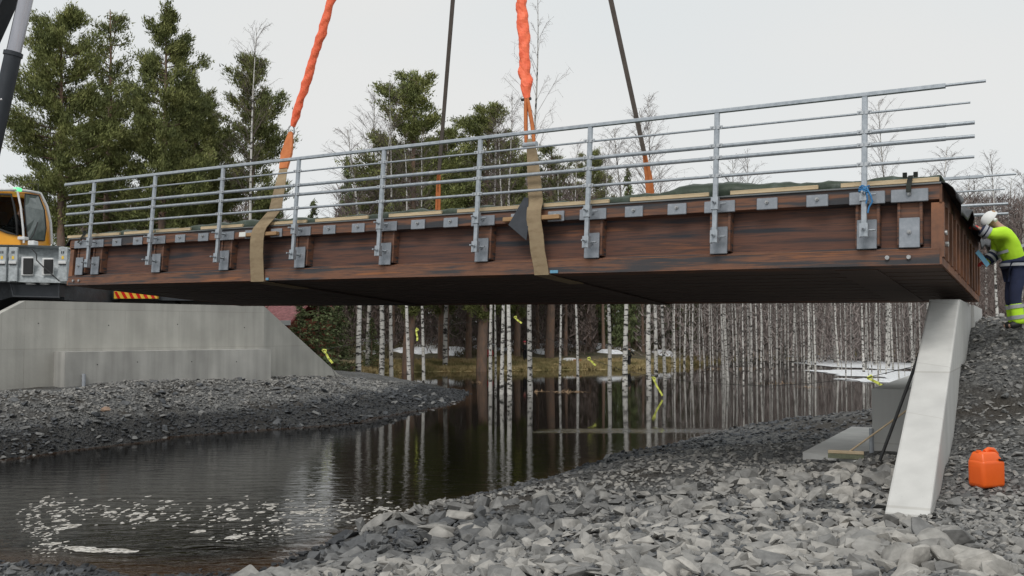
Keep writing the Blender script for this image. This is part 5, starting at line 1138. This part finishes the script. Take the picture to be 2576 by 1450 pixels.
def gh(p):
    if -38 < p.x < 3 and p.y < 54: return float(left_h(np.array([p.x]), np.array([p.y]))[0])
    return max(-.6, gz(p.x, p.y))
PM = {}
def needle_tree(name, key, gen, u, vtop, Yd, label, mat_, cat='tree', wscale=1.0, group=None, Hn=None):
    if key not in PM:
        mb, V, F = gen(); mb2 = mb.build('trunk', M['pine_bark'], link=False); PM[key] = (mb2.data, V, F, max(v[2] for v in mb.v)); 
        me = np_mesh('crown', V, F, mat_); PM[key+'c'] = me.data; COL.objects.unlink(me); bpy.data.objects.remove(me)
    p = at(u, 838, Yd); p.z = 0; g = gh(p); p.z = g-.05; H = at(u, vtop, Yd).z-p.z; base = PM[key][3]; s = H/base
    root = empty(name, p, label, cat, group); root.scale = (s*wscale, s*wscale, s); root.rotation_euler = (0, 0, random.uniform(0, 6.28))
    put(bpy.data.objects.new('trunk', PM[key][0]), root); put(bpy.data.objects.new('crown', PM[key+'c']), root); return root
gp = lambda seed, cb, rad, d=1.0, sp=False: (lambda: pine_mesh(seed, 20, cb, rad, d, sparse=sp))
N_ = M['needles']
needle_tree('pine_tree', 'pA', gp(1, .38, 3.5, 1.35), 152, 28, 50, 'tallest dense pine with a thick bare brown trunk beside the crane cab', N_, cat='pine tree')
needle_tree('pine_tree', 'pB', gp(2, .30, 2.3, .9, True), 268, 30, 56, 'tall sparse pine with an open top between the two dense left pines', N_, cat='pine tree')
needle_tree('pine_tree', 'pC', gp(3, .2, 3.0, 1.4), 402, 38, 52, 'broad dense olive pine standing left of the leaning birch stem', N_, cat='pine tree')
needle_tree('pine_tree', 'pD', gp(4, .2, 2.7, 1.2), 622, 145, 57, 'thinner greyish pine right behind a white birch stem', N_, cat='pine tree')
needle_tree('pine_tree', 'pD', None, 520, 250, 64, 'short pine filling the gap between the broad pine and the greyish pine', N_, cat='pine tree', wscale=1.1)
needle_tree('pine_tree', 'pA', None, 470, 210, 60, 'pine half hidden behind the broad dense olive pine', N_, cat='pine tree')
needle_tree('pine_tree', 'pE', gp(5, .2, 3.3, 1.3), 1030, 180, 70, 'tall pine with a rounded top among brown twigs, left of the dark far sling', N_, cat='pine tree', wscale=1.3)
needle_tree('pine_tree', 'pE', None, 1215, 262, 74, 'green pine between the dark far sling and the middle orange sling', N_, cat='pine tree', wscale=1.35)
needle_tree('pine_tree', 'pC', None, 1300, 385, 82, 'lower pine directly behind the middle orange sling', N_, cat='pine tree', wscale=1.1)
needle_tree('pine_tree', 'pE', None, 1110, 330, 80, 'lower pine filling in behind the dark far sling', N_, cat='pine tree', wscale=1.0)
needle_tree('pine_tree', 'pB', None, 1385, 365, 84, 'low sparse pine just right of the middle orange sling', N_, cat='pine tree', wscale=1.5)
needle_tree('pine_tree', 'pE', None, 1480, 385, 92, 'small green pine behind the seventh railing post', N_, cat='pine tree')
needle_tree('pine_tree', 'pD', None, 230, 240, 66, 'pine behind the two dense left pines, seen low between their trunks', N_, cat='pine tree', wscale=1.3)
SN = M['needles_dark']
sg = lambda seed, rad: (lambda: spruce_mesh(seed, 10, rad))
needle_tree('spruce_tree', 'sA', sg(21, 1.6), 870, 398, 90, 'slim pointed spruce standing against the sky left of the rounded pine', SN, cat='spruce tree', wscale=.6)
needle_tree('spruce_tree', 'sA', None, 785, 505, 95, 'short pointed spruce with its tip just over the deck near the fourth post', SN, cat='spruce tree', wscale=.8)
needle_tree('spruce_tree', 'sB', sg(22, 1.7), 1582, 425, 92, 'pointed spruce left of the far right sling', SN, cat='spruce tree', wscale=.6)
needle_tree('spruce_tree', 'sA', None, 800, 690, 58, 'bushy dark spruce right behind the left wing wall under the bridge', SN, cat='spruce tree', wscale=1.6)
needle_tree('spruce_tree', 'sB', None, 850, 740, 61, 'smaller dark spruce right of the bushy one beneath the bridge', SN, cat='spruce tree', wscale=1.3)
needle_tree('spruce_tree', 'sA', None, 755, 760, 57, 'low dark spruce against the sloping edge of the left wing wall', SN, cat='spruce tree', wscale=1.4)
needle_tree('spruce_tree', 'sB', None, 935, 800, 72, 'small green spruce on the shore between two birches under the bridge', SN, cat='spruce tree', wscale=1.3)
# low pine and spruce understorey in the left woods
for u, vt, yd in ((690, 600, 80), (1000, 700, 96), (1130, 690, 92), (1180, 660, 100), (1400, 690, 100), (1450, 720, 95), (1500, 700, 104), (1630, 700, 106), (1690, 690, 110)):
    needle_tree('spruce_tree', 'sA' if u % 20 else 'sB', None, u, vt, yd, 'dim dark spruce standing deep among the pine trunks beyond the far shore', SN, cat='spruce tree', wscale=1.1, group='spruces deep in the wood')

def birch_tree(key, gen, u, vbase, Yd, vtop, label, group=None, wf=1.0, rz=None):
    if key not in PM:
        a, b_ = gen(); PM[key] = (a.build('trunk', M['birch'], link=False).data, b_.build('crown', M['twig'], link=False).data, max(v[2] for v in a.v))
    p = at(u, vbase, Yd); g = gh(Vector((p.x, p.y, 0))); p.z = min(g, p.z) if g > -.05 else -.3
    H = at(u, vtop, Yd).z-p.z; s = H/PM[key][2]
    root = empty('birch_tree', p, label, 'birch tree', group); root.scale = (s*wf, s*wf, s); root.rotation_euler = (0, 0, random.uniform(0, 6.28) if rz is None else rz)
    put(bpy.data.objects.new('trunk', PM[key][0]), root); put(bpy.data.objects.new('crown', PM[key][1]), root); return root
gb = lambda seed, cb=.4, r0=.14, d=1.0, lean=0: (lambda: birch_mesh(seed, 15, r0, cb, d, lean))
for k in range(6): birch_key = 'b%d' % k; PM['gen'+birch_key] = gb(40+k, [.45, .5, .4, .5, .55, .45][k], .125, 1.0, [.0, .022, -.02, .012, -.014, .004][k])
def BTc(i, *a, **k): key = 'b%d' % (i % 6); return birch_tree(key, PM['gen'+key], *a, **k)
NB = [(902, 944, 61, 330, 'birch trunk leaning at the shore, first from the left under the bridge', 1.25), (958, 955, 57, 300, 'white birch trunk second from the left under the bridge, beside the gravel tip', 1.2), (1030, 975, 52, 340, 'straight white birch third from the left, left of the hanging ribbon', 1.0), (1066, 990, 50, 330, 'slender birch right of the hanging ribbon', .85),
      (1234, 1000, 47, 300, 'thin birch on the left of the clump in open water', .95), (1247, 1000, 47.6, 340, 'very thin birch second in the clump in open water', .6), (1262, 1000, 46.5, 290, 'birch third in the clump in open water', 1.05), (1282, 1000, 46, 250, 'leaning birch fourth in the clump with a ribbon tied to it', 1.15), (1334, 1003, 45, -5, 'thickest white birch standing alone right of the clump in open water', 1.3),
      (1408, 985, 55, 380, 'slim birch in the water left of the overturned boat', .65), (1454, 985, 56, 360, 'slim pale birch in the water right of the overturned boat', .65), (1533, 975, 54, 350, 'white birch left of the person in olive', 1.0), (1572, 970, 54, 320, 'birch partly hiding the person in olive', 1.25), (1633, 975, 52, 275, 'bright birch beside the long thin ribbon', 1.15), (1673, 970, 60, 420, 'birch just right of the long thin ribbon', .9)]
for i, (u, vb_, yd, vt, lab, wf) in enumerate(NB):
    if u == 1334: birch_tree('bt', (lambda: birch_mesh(91, 18, .14, .55, .45)), u, vb_, yd, vt, lab, wf=.9)
    else: BTc(i, u, vb_, yd, vt, lab, wf=wf*yd/50)
birch_tree('b0', None, 622, 900, 48, 62, 'tall thin white birch in front of the greyish pine left of the orange sleeve', wf=.85)
birch_tree('b2', None, 470, 900, 62, 300, 'birch with faint twigs behind the railing left of the greyish pine', wf=.8)
birch_tree('b1', None, 985, 900, 66, 215, 'white stemmed birch in front of the rounded pine', wf=.9)
birch_tree('b3', None, 925, 900, 72, 240, 'bare twiggy birch at the left edge of the rounded pine', wf=1.1)
birch_tree('b5', None, 1120, 900, 76, 330, 'bare brown birch behind the dark far sling', wf=1.3)
birch_tree('b4', None, 1650, 930, 70, 240, 'thin pale birch top against the sky right of the far right sling', wf=.9)
birch_tree('b1', None, 1885, 900, 95, 385, 'bare birch with dark top between the eighth and ninth posts', wf=1.2)
birch_tree('b3', None, 1835, 900, 100, 400, 'bare birch just right of the eighth railing post', wf=1.3)
birch_tree('b0', None, 2235, 920, 85, 250, 'thin bare birch top right of the ninth railing post', wf=.9)
birch_tree('b5', None, 2385, 900, 60, 370, 'bare twiggy birch behind the right ends of the rails', wf=1.3)
birch_tree('b2', None, 2520, 900, 50, 385, 'bare birch with upright forks over the worker', wf=1.1)
for i, (u, yd, vt) in enumerate(((2340, 80, 430), (2430, 70, 440), (2470, 62, 450), (2490, 75, 470), (2550, 68, 450), (2580, 58, 440), (2600, 80, 480), (2450, 90, 480))):
    BTc(i+1, u, 900, yd, vt, 'bare birch in the thicket behind the worker at the right edge', group='birches behind the worker', wf=1.4)
# dense birch wood on the right, each standing in flood water
rb = random.Random(99); used = []
cnt = 0
for k in range(400):
    u = rb.uniform(1690, 2345); yd = rb.uniform(56, 118)
    if u < 1780 and rb.random() < .45: continue
    if any(abs(u-a) < 5.5 and abs(yd-b_) < 18 for a, b_ in used): continue
    used.append((u, yd)); lim = float(np.interp(u, [1690, 1760, 2200, 2345], [530, 520, 480, 470])); vt = rb.uniform(lim, lim+110)
    BTc(cnt, u, 838+FPX*3/yd, yd, vt, 'slender white birch in the dense flooded birch wood on the right', group='birches of the dense flooded wood', wf=rb.choice((.4, .6, .8, 1.0, 1.35))*yd/85).rotation_euler = (rb.gauss(0, .018), rb.gauss(0, .018), rb.uniform(0, 6)); cnt += 1
    if cnt >= 115: break
# pine trunks of the wood beyond the far shore
def trunk_pine(): return pine_mesh(77, 20, .5, 2.2, .8)
PTR = [(1125, 78, 1.0), (1180, 80, 1.7), (1205, 92, 1.1), (745, 90, 1.0), (990, 88, 1.1), (1062, 96, 1.0), (1143, 98, .9), (1232, 96, 1.0), (1302, 84, 1.4), (1352, 88, 1.2), (1388, 94, 1.0), (1424, 86, 1.1), (1480, 92, 1.2), (1502, 98, .9), (1517, 90, 1.1), (1548, 99, .9), (1600, 94, 1.0), (1617, 90, 1.1), (1656, 100, 1.0), (1700, 98, 1.2), (1715, 104, .9), (1742, 102, 1.0), (1770, 108, 1.0), (1010, 104, .9), (945, 92, .9), (1260, 104, .9), (1445, 104, .9), (1570, 106, .9)]
for i, (u, yd, wf) in enumerate(PTR):
    lab = 'brown pine trunk in the wood beyond the far shore'; g_ = 'pine trunks beyond the far shore'
    if i == 1: lab, g_ = 'thickest brown pine trunk on the far grass bank left of the birch clump', None
    if i == 8: lab, g_ = 'reddish pine trunk just left of the person in the pink red cap', None
    vt = 838-FPX*(rb.uniform(12, 14.5)-3)/yd
    if 700 < u < 900: vt = max(vt, 560)
    needle_tree('pine_tree', 'pT', trunk_pine, u, vt, yd, lab, M['needles'], cat='pine tree', wscale=wf*.85, group=g_)

# far wood read as one mass
def far_wood():
    r = np.random.default_rng(31); TV = []; TF = []; n = 0
    lim = lambda u: np.interp(u, [-300, 100, 450, 700, 760, 830, 900, 1000, 1400, 1480, 1560, 1800, 2300, 3000], [420, 470, 430, 500, 560, 540, 450, 400, 430, 520, 520, 520, 480, 470])
    def add(nm, lab, cnt, ul, uh, y0, y1, m, rad, leanmax=.03, hf=1):
        V = []; F = []; n = 0
        for _ in range(cnt):
            u = r.uniform(ul, uh); y = r.uniform(y0, y1); x = (u-CX)/FPX*y; z0 = max(-.3, gz(x, y)); H = (838-lim(u))/FPX*y+3-z0; H *= r.uniform(.6, 1)*hf; q = rad*r.uniform(.5, 1.2); lx = r.normal(0, leanmax)*H
            for k in range(3): 
                kk = k/2; w_ = q*(1-.8*kk)
                for j in range(5): V.append((x+lx*kk+w_*math.cos(j*1.2566), y+w_*math.sin(j*1.2566), z0-.2+H*kk))
            for k in range(2):
                for j in range(5): F.append((n+k*5+j, n+k*5+(j+1) % 5, n+(k+1)*5+(j+1) % 5, n+(k+1)*5+j))
            n += 15
        o = np_mesh(nm, np.array(V), np.array(F), m); tag(o, lab, 'wood', kind='stuff')
    add('far_birch_trunks', 'pale stems massed deep in the far birch wood', 480, 1650, 2750, 108, 190, M['far_birch'], .10)
    add('far_pine_trunks', 'brown trunks massed deep in the far wood', 420, -200, 1800, 108, 180, M['pine_bark'], .17)
    def cloud(nm, lab, cnt, ul, uh, y0, y1, m, size, zlo, zhi_f, el, up):
        u = r.uniform(ul, uh, cnt); y = r.uniform(y0, y1, cnt); x = (u-CX)/FPX*y; H = (838-lim(u))/FPX*y+3
        k = r.random(cnt); z = zlo+(H*zhi_f*(.75+.5*(noise2(x, y, .13, 40)+.5)*.6)-zlo)*k
        P = np.stack([x, y, z], 1); D = np.tile([0, 0, up], (cnt, 1)); V, F = tri_cloud(P, size, r, el, 0, D); o = np_mesh(nm, V, F, m); tag(o, lab, 'wood', kind='stuff')
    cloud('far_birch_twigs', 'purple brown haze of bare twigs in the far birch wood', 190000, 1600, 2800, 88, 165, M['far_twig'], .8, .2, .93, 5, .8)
    cloud('far_mixed_twigs', 'brown haze of bare twigs behind the left wood', 130000, 840, 1500, 84, 130, M['twig'], .8, 1.0, 1.12, 6, .8)
    cloud('far_left_twigs', 'brown haze of bare twigs behind the tall left pines', 70000, 180, 720, 70, 110, M['twig'], .8, 1.0, 1.0, 6, .8)
    cloud('far_conifer_foliage', 'dark green mass of conifers deep in the far wood', 110000, -300, 1760, 96, 150, M['needles_dark'], .6, .6, .7, 1.6, .3)
    cloud('far_right_conifers', 'dim mass of conifers behind the far birch wood', 30000, 1500, 2900, 190, 240, M['needles_dark'], 1.4, .2, .8, 1.8, .3)
far_wood()
# thicket behind the worker
def thicket():
    r = np.random.default_rng(8); n = 26000; u = r.uniform(2350, 2700, n); y = r.uniform(50, 100, n); x = (u-CX)/FPX*y; z = r.random(n)**1.3*((838-500)/FPX*y+3)
    P = np.stack([x, y, z], 1); V, F = tri_cloud(P, .8, r, 9, 0, np.tile([0, 0, .8], (n, 1))); o = np_mesh('birch_thicket', V, F, M['twig']); tag(o, 'tangle of bare twigs behind the worker', 'thicket', kind='stuff')
thicket()
# snow patches
def snow(u0, u1, v0, v1, z, seed, lab, ragged=.35):
    r = np.random.default_rng(seed); K = 40; c = at_z((u0+u1)/2, (v0+v1)/2, z); a = (at_z(u1, (v0+v1)/2, z).x-at_z(u0, (v0+v1)/2, z).x)/2; b_ = (at_z(u0, v0, z).y-at_z(u0, v1, z).y)/2; ph = r.uniform(0, 6.28, 4)
    V = []; F = []
    for q, hh in ((1, 0), (.93, .12), (.5, .2)):
        for i in range(K):
            t = 2*PI*i/K; w = 1+ragged*(.5*math.sin(3*t+ph[0])+.35*math.sin(5*t+ph[1])+.3*math.sin(9*t+ph[2])+.2*math.sin(14*t+ph[3])); V.append((a*q*w*math.cos(t), b_*q*w*math.sin(t), hh*.2))
    V.append((0, 0, .045))
    for k in range(2):
        for i in range(K): F.append((k*K+i, k*K+(i+1) % K, (k+1)*K+(i+1) % K, (k+1)*K+i))
    for i in range(K): F.append((2*K+i, 2*K+(i+1) % K, 3*K))
    mb = MB().add(V, F, True); g = z; o = mb.build('snow_patch', M['snow']); o.location = (c.x, c.y, g); tag(o, kind='structure')
def snow_far(u0, u1, v, Yd, dep, seed):
    r = np.random.default_rng(seed); p = at((u0+u1)/2, v, Yd); a = (u1-u0)/2/FPX*Yd; nx, ny = 30, 12; V = []; F = []
    for j in range(ny+1):
        for i in range(nx+1):
            fx = i/nx*2-1; fy = j/ny*2-1; x = p.x+a*fx; y = p.y+dep*fy; rr = math.hypot(fx, fy); edge = 1-rr+.35*float(noise2(np.array([x]), np.array([y]), .9, seed)[0])
            V.append((x, y, gz(x, y)+min(.28, edge*.7)))
    for j in range(ny):
        for i in range(nx): a_ = j*(nx+1)+i; F.append((a_, a_+1, a_+nx+2, a_+nx+1))
    o = MB().add(V, F, True).build('snow_patch', M['snow']); tag(o, kind='structure')
for i, (u0, u1, v, yd, dep) in enumerate(((880, 1010, 860, 92, 5), (1030, 1150, 880, 88, 4), (1000, 1120, 862, 98, 3), (1110, 1180, 875, 86, 3.5), (1190, 1260, 868, 92, 4), (1260, 1300, 860, 96, 3), (890, 960, 870, 80, 2.2), (985, 1090, 882, 85, 2), (1110, 1175, 884, 86, 1.6), (1240, 1300, 876, 88, 2), (1340, 1395, 880, 88, 1.4), (1500, 1575, 882, 89, 1.4), (1640, 1700, 880, 92, 1.5), (1020, 1140, 872, 90, 4), (1150, 1250, 858, 100, 4), (1330, 1460, 866, 93, 3), (1370, 1470, 862, 98, 3), (1480, 1560, 868, 94, 2), (1330, 1400, 858, 102, 3), (1540, 1600, 874, 92, 1.5), (790, 840, 858, 84, 3), (1600, 1700, 862, 108, 3), (1720, 1780, 868, 112, 3), (900, 1350, 855, 112, 5), (1350, 1750, 855, 116, 5))):
    snow_far(u0, u1, v, yd, dep, 60+i)
snow(2030, 2345, 905, 928, .03, 1, '', .25); snow(2060, 2380, 930, 948, .03, 2, '', .25); snow(2130, 2300, 952, 962, .02, 3, '', .3); snow(1960, 2150, 893, 899, .05, 4, ''); snow(2250, 2400, 942, 962, .03, 5, '', .25)
# brushy litter floating around trunks
def litter():
    r = np.random.default_rng(77); V = []; F = []; n = 0
    for (u, v, w_, cnt) in ((1360, 986, 24, 60), (1435, 987, 42, 120), (1193, 962, 18, 40), (1960, 965, 70, 90), (1850, 928, 120, 160), (2040, 975, 50, 60), (1560, 935, 40, 50), (1760, 930, 60, 80)):
        for _ in range(cnt):
            p = at_z(u+r.normal(0, w_/2), v+r.normal(0, 1.3), .0); q = r.normal(size=3); q[2] = abs(q[2])*.15; q = q/np.linalg.norm(q)*r.uniform(.08, .35); w2 = np.cross(q, [0, 0, 1]); w2 = w2/(np.linalg.norm(w2)+1e-6)*.03
            a = np.array(p)+[0, 0, .01]; V += [a-w2, a+w2, a+q]; F.append((n, n+1, n+2)); n += 3
    m = pm('floating_litter', [(.25, .15, .08), (.38, .26, .15)], scale=3, rough=.9); o = np_mesh('floating_litter', np.array(V), np.array(F), m); tag(o, 'brown grass litter floating round the trunks', 'litter', kind='stuff')
litter()
# tufts of dead grass on the far shore
def brush():
    r = np.random.default_rng(56); n = 26000; u = r.uniform(700, 1760, n); y = shore_y(u)+r.uniform(6, 26, n)+1.0; x = (u-CX)/FPX*y; k = noise2(x, y, .35, 18) > .02; x, y = x[k], y[k]; z = far_h(x, y)
    P = np.stack([x, y, z], 1); V, F = tri_cloud(P, .55, r, 4, 0, np.tile([0, 0, .9], (len(x), 1))); o = np_mesh('undergrowth', V, F, M['undergrowth']); tag(o, 'low dark bilberry brush between the far trunks', 'undergrowth', kind='stuff')
M['undergrowth'] = pm('undergrowth', [(.05, .06, .025), (.11, .09, .05), (.17, .14, .08)], scale=.8, rough=.95)
brush()
def tufts():
    r = np.random.default_rng(55); n = 70000; u = r.uniform(560, 1760, n); y = shore_y(u)+r.uniform(-1.5, 5.5, n)+1.5*noise2(u, u*0, .02, 3); x = (u-CX)/FPX*y; z = far_h(x, y); k = (z > .0); x, y, z = x[k], y[k], z[k]
    P = np.stack([x, y, z], 1); V, F = tri_cloud(P, .30, r, 2.6, 0, np.tile([0, 0, .9], (len(x), 1))); o = np_mesh('dead_grass', V, F, M['grass']); tag(o, 'yellow brown dead grass covering the far shore', 'grass', kind='stuff')
tufts()
# grey bare shrub on the shore left of the first birch
def shrub(u, v, Yd, H, seed, lab):
    r = random.Random(seed); p = at(u, v, Yd); p.z = gz(p.x, p.y); mb = MB()
    for _ in range(26):
        a = r.uniform(0, 6.28); l = H*r.uniform(.5, 1); e1 = Vector((math.cos(a)*l*.35, math.sin(a)*l*.35, l*.6)); e2 = e1+Vector((math.cos(a)*l*.3, math.sin(a)*l*.3, l*.3)); mb.tube([(0, 0, 0), e1, e2], [.022, .014, .006], 4, cap=False)
        for _q in range(5):
            s_ = Vector((0, 0, 0)).lerp(e1, r.uniform(.4, 1)); mb.tube([s_, s_+Vector((r.uniform(-.4, .4), r.uniform(-.4, .4), r.uniform(.1, .5)))*H*.4], [.01, .004], 3, cap=False)
    root = empty('bare_shrub', p, lab, 'shrub'); mb.build('stems', M['twig'], root)
shrub(872, 932, 66, 1.8, 1, 'grey bare shrub on the shore left of the first leaning birch'); shrub(850, 925, 63, 1.5, 2, 'low bare shrub below the bushy dark spruce'); shrub(985, 900, 84, 2, 3, 'grey bare shrub by the snow between the second and third birches')
